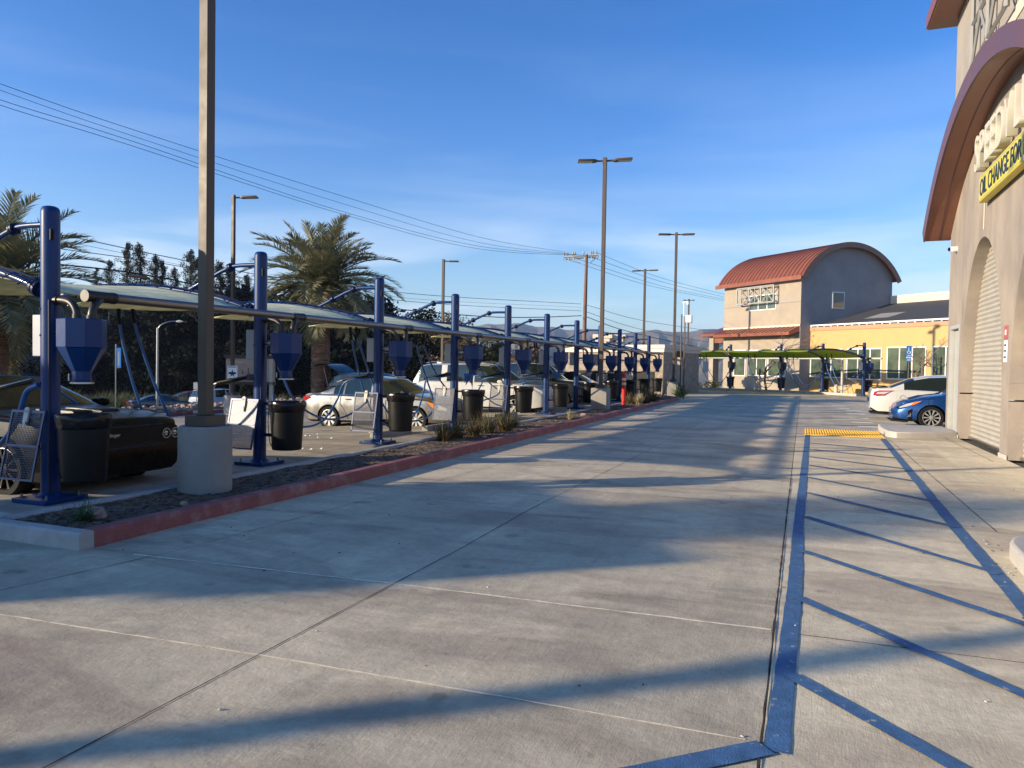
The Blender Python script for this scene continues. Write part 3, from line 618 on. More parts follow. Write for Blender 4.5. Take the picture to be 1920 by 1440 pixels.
# small camera and meter posts near third lamp
p = G(1279, 748, .0); p.z = 0
r = empty('camera_post', tuple(p), 0, 'slim dark twin posts carrying a white box and small camera by the third lamp post', 'camera post')
b = MB(); b.tube([(-.12, .05, 0), (-.12, .05, 4.4)], .035, 8); b.tube([(.06, 0, 0), (.06, 0, 4.3)], .035, 8); b.build('posts', 'lampbrown', r)
b = MB(); b.box(.1, .42, -.15, .15, 3.95, 4.35); b.build('white_box', 'white', r, bevel=.02); b = MB(); b.tube([(0, 0, 4.3), (0, 0, 5.0)], .03, 8); b.tube([(-.1, 0, 5.0), (.22, 0, 5.05)], .04, 8); b.lathe([(.09, 0), (.07, .1), (0, .12)], 10, T(.2, 0, 4.9)); b.build('camera', 'white', r)
p = G(1268, 746); b = MB(); b.box(-.12, .12, -.1, .1, 0, 2.45); b.mi(1).box(-.18, .18, -.12, .12, 2.2, 2.55)
tag(b.build('concrete_post', ['tan', 'black'], loc=(p.x-.1, p.y+1.6, 0), bevel=.01), 'beige square post carrying the end of the long steel pipe', 'post')

# utility pole and cables
up = DG(1094, 66, -1.0)
r = empty('utility_pole', tuple(up), 0, 'wooden utility pole with a crowded cross arm above the vacuum row', 'utility pole')
def upz(y): return D(1094, y, 66).z-up.z
b = MB(); b.tube([(0, 0, 0), (.05, 0, upz(560)), (.1, 0, upz(478))], [.2, .17, .13], 12); b.build('wooden_pole', 'wood', r)
rt = Vector((AR.x, AR.y, 0)).normalized(); fw = Vector((AF.x, AF.y, 0)).normalized()
b = MB()
def wl_(px, py, o=0): q = D(px, py, 66+o); return q-up
b.tube([wl_(1056, 483), wl_(1122, 478)], .07, 6); b.tube([wl_(1056, 487, .5), wl_(1122, 481, .5)], .06, 6); b.tube([wl_(1075, 487), wl_(1098, 499)], .03, 5); b.tube([wl_(1118, 484), wl_(1098, 499)], .03, 5); b.build('cross_arm', 'offwhite', r)
b = MB()
for px in (1058, 1064, 1074, 1078, 1094, 1108, 1112, 1118):
    q = wl_(px, 481-(px-1058)*.06); b.lathe([(.05, 0), (.11, .05), (.05, .1), (.11, .15), (.05, .2), (.09, .26), (0, .34)], 8, Matrix.Translation(q+Vector((0, 0, .05)))); b.lathe([(.04, 0), (.10, -.12), (.04, -.3)], 8, Matrix.Translation(q+Vector((.1, .1, -.05))))
b.build('insulators', 'offwhite', r)
def wire(pts, label, rr=.012):
    P = spline(pts, 40); o = P[0].copy(); m = MB(); m.tube([q-o for q in P], rr, 5)
    return tag(m.build('overhead_wire', 'wire', loc=tuple(o)), label, 'overhead wire', 'overhead wires on the utility pole')
UPW = [((0, 157, 30), (240, 240, 34), (640, 367, 46), (900, 445, 58), (1060, 473, 66)), ((0, 169, 30), (240, 252, 34), (640, 381, 46), (900, 455, 58), (1075, 477, 66)),
       ((0, 187, 30), (240, 262, 34), (640, 396, 46), (900, 462, 58), (1100, 479, 66)), ((0, 197, 30), (240, 271, 34), (640, 401, 46), (900, 467, 58), (1116, 480, 66))]
for n_, P in zip(('uppermost', 'second', 'third', 'lowest'), UPW): wire([D(*q) for q in ((-260, P[0][1]-95, 26),)+P], '%s of the four thin upper wires left of the utility pole' % n_, .011+.002*(n_ != 'second'))
for n_, P in zip(('uppermost', 'second', 'third', 'lowest'), (((1116, 473, 66), (1240, 521, 84), (1362, 553, 108)), ((1100, 479, 66), (1240, 528, 84), (1362, 558, 108)), ((1078, 484, 66), (1240, 536, 84), (1362, 562, 108)), ((1062, 486, 66), (1220, 536, 84), (1362, 565, 108)))):
    wire([D(*q) for q in P], '%s of the four thin wires right of the utility pole' % n_, .018)
LOW = [((-60, 415, 30), (118, 441, 32), (300, 479, 35), (520, 520, 42), (800, 553, 54), (1090, 570, 66)), ((-60, 425, 30), (118, 452, 32), (340, 497, 36), (520, 530, 42), (800, 562, 54), (1090, 576, 66)),
       ((-60, 440, 30), (110, 466, 32), (300, 493, 35), (520, 532, 42), (800, 568, 54), (1090, 583, 66)), ((-60, 480, 30), (190, 504, 33), (300, 520, 35), (420, 542, 39), (700, 575, 50), (900, 593, 58), (1000, 595, 62), (1090, 592, 66))]
for n_, P, rr in zip(('uppermost', 'thinnest', 'third', 'lowest and thickest'), LOW, (.019, .009, .017, .034)): wire([D(*q) for q in P], '%s of the lower cables crossing behind the palms' % n_, rr)
for n_, P, rr in zip(('uppermost', 'second', 'lowest, thick'), (((1094, 570, 66), (1200, 600, 76), (1340, 622, 92)), ((1094, 583, 66), (1200, 617, 76), (1340, 644, 92)), ((1094, 592, 66), (1180, 622, 74), (1330, 656, 90))), (.02, .02, .035)): wire([D(*q) for q in P], '%s of the lower cables falling right of the utility pole' % n_, rr)
q = D(262, 519, 34.3); b = MB(); b.tube([(-.45*rt+Vector((0, 0, .06))), (.1*rt), (.45*rt-Vector((0, 0, .09)))], [.05, .09, .05], 8); tag(b.build('cable_splice', 'wire', loc=tuple(q)), 'black splice case hanging on the thick lower cable', 'cable box')

# ------------------------------------------------------------ right building (oil change)
FX, YC, ZC, RR = 3.6, 17.15, -1.79, 9.17
Y0, Y1 = 11.3, 23.0
def roofz(y, r=RR): return ZC+math.sqrt(max(.01, r*r-(y-YC)**2))
OP = [(17.03, 21.17, 1.1), (12.3, 16.45, 1.1)]; AH, DEP = 3.5, .28
bdg = empty('oil_change_building', (FX, YC, 0), 0, 'stucco oil change building with arched roll-up bays and a great curved eave', 'building')
def opz(y):
    for a, b_, s in OP:
        if a < y < b_: c = (a+b_)/2; h = (b_-a)/2; return s+AH*math.sqrt(max(0, 1-((y-c)/h)**2))
    if 21.45 < y < 22.62: return 2.77
    return 0
def ysamp():
    ys = set([Y0, Y1]); n = 90
    for i in range(n+1): ys.add(round(Y0+(Y1-Y0)*i/n, 4))
    for a, b_, s in OP:
        for i in range(33): q = math.cos(math.pi*i/32); ys.add(round((a+b_)/2+(b_-a)/2*q, 4))
    for y in (21.45, 22.62): ys.add(y)
    return sorted(ys)
ysx = ysamp(); wm = MB(); e_ = 1e-4
for a, b_ in zip(ysx, ysx[1:]):
    m_ = (a+b_)/2
    za, zb = opz(a+e_) if opz(m_) else 0, opz(b_-e_) if opz(m_) else 0
    ta, tb = roofz(a), roofz(b_)
    dx = .12 if 21.45 <= m_ <= 22.62 else DEP
    wm.add([(0, a-YC, za), (0, b_-YC, zb), (0, b_-YC, tb), (0, a-YC, ta)], [(3, 2, 1, 0)])
    if opz(m_): wm.add([(0, a-YC, za), (0, b_-YC, zb), (dx, b_-YC, zb), (dx, a-YC, za)], [(0, 1, 2, 3)])
for a, b_, s in OP:
    for y, sg in ((a, 1), (b_, -1)): wm.add([(0, y-YC, 0), (DEP, y-YC, 0), (DEP, y-YC, s), (0, y-YC, s)], [(0, 1, 2, 3)])
for y in (21.45, 22.62): wm.add([(0, y-YC, 0), (.12, y-YC, 0), (.12, y-YC, 2.77), (0, y-YC, 2.77)], [(0, 1, 2, 3)])
wm.add([(0, Y1-YC, 0), (9, Y1-YC, 0), (9, Y1-YC, 5.27), (0, Y1-YC, 5.27)], [(0, 1, 2, 3)]); wm.add([(0, Y0-YC, 0), (9, Y0-YC, 0), (9, Y0-YC, 5.27), (0, Y0-YC, 5.27)], [(3, 2, 1, 0)])
wm.build('facade', 'stucco', bdg, smooth=30)
# roll-up shutters
for a, b_, s in OP:
    sh = MB(); z = .03; i = 0
    while z < s+AH+.05:
        for (z_, dx) in ((z, .56), (z+.085, .535), (z+.105, .56)): pass
        c = (a+b_)/2; h = (b_-a)/2
        sh.add([(DEP+.01, a-YC, z), (DEP+.01, b_-YC, z), (DEP-.025, b_-YC, z+.05), (DEP-.025, a-YC, z+.05)], [(0, 1, 2, 3)]); sh.add([(DEP-.025, a-YC, z+.05), (DEP-.025, b_-YC, z+.05), (DEP-.005, b_-YC, z+.105), (DEP-.005, a-YC, z+.105)], [(0, 1, 2, 3)]); sh.add([(DEP-.005, a-YC, z+.105), (DEP-.005, b_-YC, z+.105), (DEP+.01, b_-YC, z+.108), (DEP+.01, a-YC, z+.108)], [(0, 1, 2, 3)])
        z += .108; i += 1
    o = sh.build('roll_up_door', 'shutter', bdg, smooth=0)
    sb = MB(); sb.box(DEP-.07, DEP-.026, a-YC+.01, b_-YC-.01, .0, .07); sb.build('bottom_bar', 'silver', o)
b = MB()
for y0_, y1_ in ((16.43, 17.05), (21.15, 21.39)):
    b = MB(); b.box(-.02, -.001, y0_-YC, y1_-YC, .0, .09); b.build('wall_base', 'conclight', bdg, bevel=.006)
# service door
b = MB(); b.box(.10, .14, 21.5-YC, 22.57-YC, .02, 2.72); o = b.build('service_door', 'doorgrey', bdg, bevel=.004)
b = MB(); b.box(-.015, .13, 21.40-YC, 21.46-YC, 0, 2.83); b.box(-.015, .13, 22.61-YC, 22.67-YC, 0, 2.83); b.box(-.015, .13, 21.461-YC, 22.609-YC, 2.74, 2.83); b.build('door_frame', 'doorgrey', o)
# curved eave: soffit, fascia, shell
def arcband(mb, x0, x1, ra, rb, y0, y1, n=60):
    for i in range(n):
        a, b_ = y0+(y1-y0)*i/n, y0+(y1-y0)*(i+1)/n
        def q(x, y, r): # radial offset point on circle through roof angle
            th = math.asin((y-YC)/RR); return (x, r*math.sin(th), ZC+r*math.cos(th))
        v = [q(x0, a, ra), q(x1, a, ra), q(x1, b_, ra), q(x0, b_, ra), q(x0, a, rb), q(x1, a, rb), q(x1, b_, rb), q(x0, b_, rb)]
        mb.add(v, [(0, 1, 2, 3), (7, 6, 5, 4), (0, 4, 5, 1) if i == 0 else (0, 3, 7, 4), (3, 7, 4, 0), (1, 5, 6, 2)]+([(2, 6, 7, 3)] if i == n-1 else []))
b = MB(); arcband(b, -.60, .0, RR+.0, RR+.03, Y0-.12, Y1+.12); b.build('soffit', 'coppersoffit', bdg, smooth=20)
b = MB(); arcband(b, -.28, -.255, RR-.012, RR-.002, Y0-.12, Y1+.1); b.build('soffit_seam', 'fascia', bdg, smooth=20)
b = MB(); arcband(b, -.64, -.601, RR-.03, RR+.36, Y0-.12, Y1+.12); b.build('fascia_board', 'fascia', bdg, smooth=20)
b = MB(); arcband(b, -.60, .05, RR+.031, RR+.34, Y0-.12, Y1+.12); b.build('arched_roof', 'copper', bdg, smooth=20)
b = MB(); arcband(b, -.06, -.005, RR+.345, RR+.62, Y0+.1, Y1-.05); b.build('arch_trim', 'creamtrim', bdg, smooth=20)
# tower above
b = MB(); b.box(.02, 9, Y0-YC-.0, Y1-YC+.1, 5.3, 12.6); b.build('tower', 'stuccotop', bdg)
b = MB(); b.box(-.62, 9.5, Y0-YC-.7, Y1-YC+.6, 11.05, 11.09); b.build('tower_soffit', 'coppersoffit', bdg); b = MB(); b.box(-.66, 9.5, Y0-YC-.7, Y1-YC+.64, 11.091, 11.45); b.build('tower_eave', 'copper', bdg)
b = MB(); b.box(0.0, .019, Y0-YC, Y1-YC+.08, 8.35, 8.62); b.build('tower_band', 'creamtrim', bdg)
b = MB(); ly0, ly1 = 16.8-YC, 20.0-YC
def bar(p, q, r=.035): b.tube([p, q], r, 4)
for y in (ly0, (ly0+ly1)/2, ly1): bar((-.16, y, 8.6), (-.16, y, 10.6), .05)
for z in (8.65, 9.6, 10.55): bar((-.16, ly0, z), (-.16, ly1, z), .045)
for s0, s1 in ((ly0, (ly0+ly1)/2), ((ly0+ly1)/2, ly1)): bar((-.16, s0, 8.65), (-.16, s1, 10.55)); bar((-.16, s1, 8.65), (-.16, s0, 10.55))
b.build('window_lattice', 'latgrey', bdg)
# wall camera, keypad signs, conduit
b = MB(); b.tube([(0, 0, 0), (-.16, 0, 0)], .07, 16); b.tube([(-.10, 0, -.01), (-.10, 0, -.06)], .06, 14); b.mi(1).tube([(-.16, 0, 0), (-.2, 0, 0), (-.215, 0, 0)], [.055, .045, .01], 14)
tag(b.build('security_camera', ['white', 'black'], loc=(FX, 22.05, 4.78)), 'white dome camera on the stucco wall below the curved eave', 'camera')
b = MB(); b.box(-.014, 0, -.13, .13, .16, .42); b.mi(1).box(-.014, 0, -.12, .12, -.28, .14); b.mi(0)
o = b.build('wall_notice', ['redsign', 'white'] if 'redsign' in MATS else [mat('redsign', (.42, .10, .10), .5), 'white'], loc=(FX-.002, 16.75, 2.12), bevel=.003); tag(o, 'small red and white notice panel on the pier between the two arches', 'notice')
b = MB(); b.box(-.018, -.0145, -.05, .05, .24, .34); b.cm = 1
for z in (-.2, -.08, .03): b.box(-.018, -.0145, -.07, .07, z, z+.035)
b.build('notice_marks', ['white', 'joint'], o)
b = MB(); b.tube([(0, 0, 4.75), (0, 0, 5.95)], .012, 6); b.tube([(0, 0, 6.4), (0, 0, 7.0)], .012, 6); tag(b.build('wall_conduit', 'creamtrim', loc=(FX-.015, 18.95, 0)), 'thin cream conduit running up the wall to the white letters', 'conduit')
b = MB(); b.tube([(0, 0, 0), (-.07, 0, .02), (-.1, 0, -.01)], .02, 8); tag(b.build('wall_spigot', 'offwhite', loc=(FX+.14, 21.1, 2.9)), 'small fixture inside the left reveal of the far arch', 'fixture')
# letters on the arch
sg = empty('shop_lettering', (FX-.03, 18.98, 5.97), 0, 'raised white letters following the arch above the yellow banner', 'lettering'); y = 0
Mt = Matrix.Rotation(R(-90), 4, 'Z') @ Matrix.Rotation(R(90), 4, 'X')
for i, chh in enumerate("SPEEDY LUBE"):
    if chh == ' ': y -= .12; continue
    rise = .0+.62*math.sin(min(1, i/6)*math.pi/2)*.0
    o, wdt = text('letter', chh, 1.09, .085, 'letter', sg, Matrix.Translation((-.12, y, rise)) @ Mt, sx=.80, bevel=.004); y -= wdt+.06
sb_ = empty('banner_sign', (FX-.03, 18.62, 5.25), 0, 'yellow banner box reading oil change in dark letters under the raised white letters', 'sign')
b = MB(); b.box(-.16, 0, -5.4, 0, 0, .56); b.build('sign_box', 'signyellow', sb_, bevel=.02)
b = MB(); b.box(-.164, -.161, -5.36, -.04, .04, .055); b.box(-.164, -.161, -5.36, -.04, .505, .52); b.build('sign_border', 'shutter', sb_)
text('sign_text', 'OIL CHANGE FOR LESS', .50, .004, 'navy', sb_, Matrix.Translation((-.168, -.12, .11)) @ Mt, sx=.80)
# kerb, apron island, tactile mat
b = MB(); b.prism([(1.98, 20.75), (2.15, 20.45), (2.6, 20.6), (3.59, 21.2), (3.59, 23.35), (2.0, 23.35), (1.93, 22)], -.1, .15); tag(b.build('kerb', 'conclight', bevel=.03), 'pale kerb block between the yellow mat and the building corner', 'kerb')
poly_ = []
for i in range(15): a = math.pi*(.5+.5*i/14); poly_.append((2.68+.95*math.cos(a), 7.6+.95*math.sin(a)))
poly_ = [(6, 8.55)]+poly_+[(1.68, 6.6), (1.7, 3), (6, 3)]
b = MB(); b.prism(poly_[::-1], -.1, .15); tag(b.build('kerb', 'conclight', bevel=.03), 'rounded concrete kerb island at the right edge of the view', 'kerb')
r = empty('tactile_mat', (.06, 20.2, 0), 0, 'yellow tactile warning mat at the end of the blue hatched aisle', 'tactile mat'); b = MB(); b.box(0, 1.85, 0, 1.9, .0, .012)
for i in range(30):
    for j in range(26): b.lathe([(.02, .012), (.014, .024), (0, .025)], 6, T(.04+.061*i, .04+.073*j, 0))
b.build('domed_sheet', 'yellowmat', r)

# ------------------------------------------------------------ far building
def cw(xc, d, z=0): q = rt*xc+fw*d; return Vector((q.x, q.y, z))
C0 = cw(21.07, 55); Ld = cw(-.423, .906); Gd = cw(.951, .309)
def fb(u, v, z): q = Gd*u+Ld*v; return (q.x, q.y, z)
def vpx(px): r_ = (px-960)/F; return (21.07-55*r_)/(.423+.906*r_)
def hor(px): return 679.5+(px-960)*.0156
def zat(px, py, dep): return EYE+(hor(px)-py)/F*dep
def fz(px, py): return zat(px, py, 55+.906*vpx(px))
def tpx(px): r_ = (px-960)/F; return (55.28*r_-21.93)/(.423+.906*r_)
def yz(px, py): return zat(px, py, 55.28-.906*tpx(px))
def fbox(mb, u0, u1, v0, v1, z0, z1):
    P = [fb(u, v, z) for z in (z0, z1) for u, v in ((u0, v0), (u1, v0), (u1, v1), (u0, v1))]
    return mb.add(P, [(0, 1, 2, 3), (4, 7, 6, 5), (0, 4, 5, 1), (1, 5, 6, 2), (2, 6, 7, 3), (3, 7, 4, 0)])
fbd = empty('barrel_roof_building', tuple(C0), 0, 'two storey stucco building with a copper barrel roof beyond the second vacuum row', 'building')
VW, UW, ZE, RB = 8.27, 8.36, 8.72, 5.0
def gz(u): return ZE-5.0+2.25+math.sqrt(max(0, RB*RB-(u-UW/2)**2))
b = MB(); fbox(b, 0, .2, 0, VW, -.5, ZE+.1); b.build('sunlit_wall', 'stuccofar', fbd)
b = MB(); n = 30
for i in range(n):
    a, c = UW*i/n, UW*(i+1)/n
    b.add([fb(a, -.002, -.5), fb(c, -.002, -.5), fb(c, -.002, gz(c)), fb(a, -.002, gz(a))], [(0, 1, 2, 3)])
    b.add([fb(a, VW, -.5), fb(c, VW, -.5), fb(c, VW, gz(c)), fb(a, VW, gz(a))], [(3, 2, 1, 0)])
b.add([fb(UW, 0, -.5), fb(UW, VW, -.5), fb(UW, VW, ZE), fb(UW, 0, ZE)], [(0, 1, 2, 3)]); b.build('gable_wall', 'stuccogrey', fbd)
def barrel(mb, v0, v1, r0, r1, ov, n=36):
    w2 = UW/2+ov; A0 = math.asin(w2/ (RB+.3)); zc = ZE-5.0+2.25
    for i in range(n):
        a, c = -A0+2*A0*i/n, -A0+2*A0*(i+1)/n
        P = [fb(UW/2+r*math.sin(t), v, zc+r*math.cos(t)) for v in (v0, v1) for r, t in ((r0, a), (r0, c), (r1, c), (r1, a))]
        mb.add(P, [(0, 3, 2, 1), (4, 5, 6, 7), (3, 7, 6, 2), (0, 1, 5, 4)]+([(0, 4, 7, 3)] if i == 0 else [])+([(1, 2, 6, 5)] if i == n-1 else []))
b = MB(); barrel(b, -.45, VW+.5, RB+.01, RB+.12, .45); o = b.build('barrel_roof', 'copper', fbd, smooth=20)
b = MB()
for i in range(22): v = -.2+(VW+.4)*i/21; barrel(b, v-.02, v+.02, RB+.121, RB+.17, .43, 24)
b.build('standing_seams', 'copper', o, smooth=0)
b = MB(); barrel(b, -.50, -.451, RB-.22, RB+.17, .47); b.build('gable_fascia', 'coppersoffit', o, smooth=20)
zc_ = ZE-2.75+(RB+.1)*math.cos(math.asin((UW/2+.45)/(RB+.3)))
b = MB(); fbox(b, -.52, -.46, -.5, VW+.5, zc_-.28, zc_+.02); b.build('eave_fascia', 'copper', o)
b = MB(); fbox(b, -.04, 0, -.03, VW+.02, 6.60, 6.66); b.build('wall_band', 'stuccogrey', fbd)
b = MB(); fbox(b, -.05, 0, -.0, VW, 4.80, 4.93); b.build('awning_trim', 'creamtrim', fbd)
b = MB(); aw = [(0, 4.80), (-.95, 4.36), (-.95, 4.14), (-.88, 4.14), (0, 4.42)]
P = [fb(u, v, z) for v in (.05, VW+.1) for u, z in aw]; b.add(P, [(0, 1, 2, 3, 4), (9, 8, 7, 6, 5)]+[(i, i+5, (i+1) % 5+5, (i+1) % 5) for i in range(5)])
for i in range(19):
    v = .1+(VW-.1)*i/18; P = [fb(u, v+dv, z) for dv in (-.02, .02) for u, z in ((0, 4.80), (-.95, 4.36), (-.95, 4.40), (0, 4.85))]; b.add(P, [(0, 1, 2, 3), (7, 6, 5, 4), (3, 2, 6, 7), (1, 5, 6, 2)])
b.build('awning_roof', 'copper', fbd)
def window(parent, px0, px1, py_t, py_b, splits, plane, name='window', frame='white'):
    if plane == 'L': P = lambda s, u, z: fb(u, s, z); s0, s1 = vpx(px1), vpx(px0); zt, zb = fz((px0+px1)/2, py_t), fz((px0+px1)/2, py_b); sp_ = [vpx(x) for x in splits]; sg_ = 1
    else: P = lambda s, u, z: fb(.905+u, -s, z); s0, s1 = tpx(px0), tpx(px1); zt, zb = yz((px0+px1)/2, py_t), yz((px0+px1)/2, py_b); sp_ = [tpx(x) for x in splits]
    def bx(mb, a, c, u0, u1, z0_, z1_):
        Q = [P(s, u, z) for z in (z0_, z1_) for s, u in ((a, u0), (c, u0), (c, u1), (a, u1))]
        mb.add(Q, [(0, 3, 2, 1), (4, 5, 6, 7), (0, 1, 5, 4), (1, 2, 6, 5), (2, 3, 7, 6), (3, 0, 4, 7)])
    f = MB(); w_ = .07
    bx(f, s0, s1, -.05, .0, zt-w_, zt); bx(f, s0, s1, -.06, .0, zb, zb+w_)
    for s_ in [s0, s1]+sp_: bx(f, s_-w_/2, s_+w_/2, -.048, .0, zb+.005, zt-.005)
    o = f.build(name, frame, parent); g_ = MB(); bx(g_, s0+.02, s1-.02, -.02, -.004, zb+.02, zt-.02); g_.build('pane', 'winglass', o); return o
o = window(fbd, 1403, 1452, 549, 578, (1419, 1435.5), 'L')
b = MB(); f_ = 'L'; vl, vr = vpx(1387), vpx(1456); zt, zb = fz(1420, 535.5), fz(1420, 565.5)
def wb(p, q, r=.05): b.tube([fb(-.45, *p), fb(-.45, *q)], r, 4)
for i in range(4): v = vl+(vr-vl)*i/3; wb((v, zb), (v, zt), .06)
for z in (zb, zt): wb((vl, z), (vr, z), .06)
for i in range(3):
    a, c = vl+(vr-vl)*i/3, vl+(vr-vl)*(i+1)/3; wb((a, zb), (c, zt), .035); wb((a, zt), (c, zb), .035); wb(((a+c)/2, zb), ((a+c)/2, zt), .03); wb((a, (zb+zt)/2), (c, (zb+zt)/2), .03)
for v in (vl, vr):
    for z in (zb, zt): b.tube([fb(-.45, v, z), fb(0, v, z)], .03, 4)
b.build('window_lattice', 'doorgrey', fbd)
window(fbd, 1376, 1397, 652, 701, (), 'L'); window(fbd, 1404, 1436, 652, 701, (1418.5,), 'L'); window(fbd, 1440, 1472, 651, 702, (), 'L')
b = MB(); u_ = lambda px: (lambda r_: (21.07-55*r_)/(.309*r_-.951))((px-960)/F); u0, u1 = u_(1556), u_(1578.5); z0_, z1_ = zat(1567, 576, 56.5), zat(1567, 545, 56.5)
fbox(b, u0, u1, -.06, -.003, z0_, z1_); o = b.build('window', 'white', fbd); b = MB(); fbox(b, u0+.07, u1-.07, -.075, -.061, z0_+.07, z1_-.07); b.build('pane', 'glass', o)
# porch at the left end
b = MB(); v0 = 9.8; fbox(b, .2, .75, v0, v0+.55, -.5, 4.25); b.build('porch_column', 'stuccofar', fbd)
b = MB(); fbox(b, .3, 4, v0+.1, v0+.45, 3.75, 4.3); fbox(b, .3, .6, VW+.01, v0+.1, 3.75, 4.3); b.build('porch_beam', 'coppersoffit', fbd)
b = MB(); P = [fb(-.3, v0+1.0, 4.32), fb(-.3, VW-.0, 4.32), fb(3.6, VW+.02, 5.6), fb(3.6, v0+1.0, 4.32), fb(-.3, v0+1.0, 4.52), fb(-.3, VW, 4.52), fb(1.4, VW+.02, 5.6), fb(3.6, v0+1.0, 4.52)]
b.add([fb(-.3, v0+1.1, 4.30), fb(-.3, VW+.02, 4.30), fb(-.3, VW+.02, 4.5), fb(-.3, v0+1.1, 4.5), fb(2.2, VW+.02, 5.65), fb(4.6, v0+1.1, 4.5), fb(4.6, VW+.02, 5.65), fb(4.6, v0+1.1, 4.3), fb(4.6, VW+.02, 4.3)], [(0, 1, 2, 3), (3, 2, 4), (3, 4, 6, 5), (0, 3, 5, 7), (0, 7, 8, 1)])
b.build('porch_roof', 'copper', fbd)
# yellow wing
yb = empty('yellow_wing', tuple(C0), 0, 'long yellow stucco wing with tall white framed windows and a dark sloping roof', 'building')
TW = 15
b = MB(); fbox(b, .905, 1.1, -TW, -.01, -.5, 4.6); b.build('yellow_wall', 'yellowwall', yb)
b = MB(); fbox(b, .84, 1.1, -TW, -.02, 4.45, 4.72); b.build('peach_cornice', 'peach', yb)
b = MB(); fbox(b, .86, .92, -TW, -.03, 4.80, 4.9)
for i in range(26): fbox(b, .86, .92, -.05-i*.6, -.0-i*.6-.12, 4.721, 4.80)
b.build('roof_rail', 'white', yb)
b = MB(); b.add([fb(1.0, -.02, 4.74), fb(1.0, -TW, 4.74), fb(8.2, -TW, 6.75), fb(8.2, -.02, 6.75)], [(0, 1, 2, 3)]); b.build('wing_roof', 'roofmember', yb)
b = MB(); b.add([fb(3.0, -2.6, 5.31), fb(3.0, -4.6, 5.31), fb(4.6, -4.6, 5.756), fb(4.6, -2.6, 5.756)], [(0, 1, 2, 3)]); b.build('roof_patch', 'conc', yb)
b = MB(); fbox(b, 8.2, 8.5, -TW, -.03, 5.0, 7.35); b.build('parapet', 'creamtrim', yb)
b = MB(); b.add([fb(.93, -.03, 4.73), fb(8.1, -.03, 6.73), fb(8.1, -.03, 7.1), fb(.93, -.03, 5.0)], [(0, 1, 2, 3)]); b.build('flashing', 'stuccogrey', yb)
for a in ((1520, 1578, 650.5, 704, (1558,)), (1588, 1652, 649, 708, (1608, 1631)), (1663, 1735, 646, 708, (1686, 1710)), (1748, 1800, 644.5, 708, (1773,))): window(yb, *a, 'Y')
b = MB(); fbox(b, .88, .905, -TW, -.01, .9, 1.0); b.build('sill_band', 'peach', yb)
# second vacuum row
GF = 'blue vacuum stations in the second row by the far building'
pos = [cw(22.0, 46.9), cw(20.75, 50.1), cw(18.85, 52.6), cw(15.95, 54.8), cw(12.95, 56.6)]
fst = []
FL = ['rightmost blue vacuum post of the far row, left of the white sedan', 'second blue vacuum post from the right in the far row, beside the white down pipe', 'blue vacuum post of the far row in front of the grey building corner', 'blue vacuum post of the far row before the small ground floor window', 'leftmost blue vacuum post of the far row behind the camera post']
for i, p in enumerate(pos):
    q = pos[min(i+1, 4)]-pos[min(i, 3)]; rz = math.atan2(q.y, q.x)-math.pi/2
    o = copy_tree(st0, skip=('mat_rack',)); o.location = p; o.rotation_euler = (0, 0, rz); tag(o, FL[i], 'vacuum station', GF); fst.append(o)
    for c in kids(o):
        if c.name.startswith('control_box'): c.data = c.data.copy(); c.data.materials.clear(); c.data.materials.append(MATS['offwhite'])
    o = copy_tree(b0); w_ = Matrix.Translation(p) @ Matrix.Rotation(rz, 4, 'Z') @ Vector((.5, .1, .27)); o.location = w_; tag(o, 'black trash bin at the %s post of the far row' % ('rightmost', 'second', 'third', 'fourth', 'leftmost')[i], 'trash bin', 'black trash bins of the second row')
bpy.context.view_layer.update()
FO = ['rightmost', 'second from right', 'third from right', 'leftmost']
for i in range(4): canopy(fst[i], fst[i+1], 'fabricfar', FO[i]+' lime green shade canopy in front of the far building', 'lime shade canopies of the second row', sag=.04, drop=.02)
r = empty('vacuum_pipe', tuple(pos[0]), 0, 'white vacuum pipe of the second row turning down to the ground', 'pipe'); b = MB()
PP = []
for i, p in enumerate(pos):
    q = pos[min(i+1, 4)]-pos[min(i, 3)]; rz = math.atan2(q.y, q.x)-math.pi/2; PP.append(Matrix.Rotation(rz, 3, 'Z') @ Vector((.5, .0, 2.38))+p-pos[0])
b.tube([PP[0]-(PP[1]-PP[0]).normalized()*.9]+PP, .06, 12); b.build('pipe_run', 'offwhite', r)
q = PP[0].lerp(PP[1], .62); b = MB(); b.tube([q+Vector((0, 0, .0)), q+Vector((0, 0, -.3)), q+Vector((0, 0, -2.3))], .075, 12); b.tube([q+Vector((0, 0, -.55)), q+Vector((0, 0, -.2))-rt*.35], .06, 10); b.build('down_pipe', 'offwhite', r)
b = MB()
for p in PP: b.tube([p-(PP[1]-PP[0]).normalized()*.1, p+(PP[1]-PP[0]).normalized()*.25], .07, 12)
b.build('pipe_tees', 'elbow', r)
p = cw(21.3, 49.2); b = MB(); b.lathe([(.11, 0), (.11, .62), (.09, .66), (0, .67)], 14); tag(b.build('bollard', 'creamtrim', loc=tuple(p)), 'short cream bollard left of the white down pipe', 'bollard')
def fhose(i, a, c, label, lo=.35):
    p = fst[i].location; rz = fst[i].rotation_euler.z; M = Matrix.Translation(p) @ Matrix.Rotation(rz, 4, 'Z')
    pts = [M @ Vector(v) for v in ((-1.2, a, 2.55), (-1.2, a-.15, 1.6), (-1.1, (a)*.55, lo+.15), (-.9, a*.3, lo), (-.5, .25, .9), (-.3, .05, 1.3))]; hose(pts, label, nz=False)
for i, n_ in ((0, 'rightmost'), (1, 'second'), (2, 'third'), (3, 'fourth')):
    fhose(i, 1.9, 0, 'long hose loop at the %s post of the far row' % n_); fhose(i, 1.45, 0, 'shorter hose loop at the %s post of the far row' % n_, .6)
b = MB()
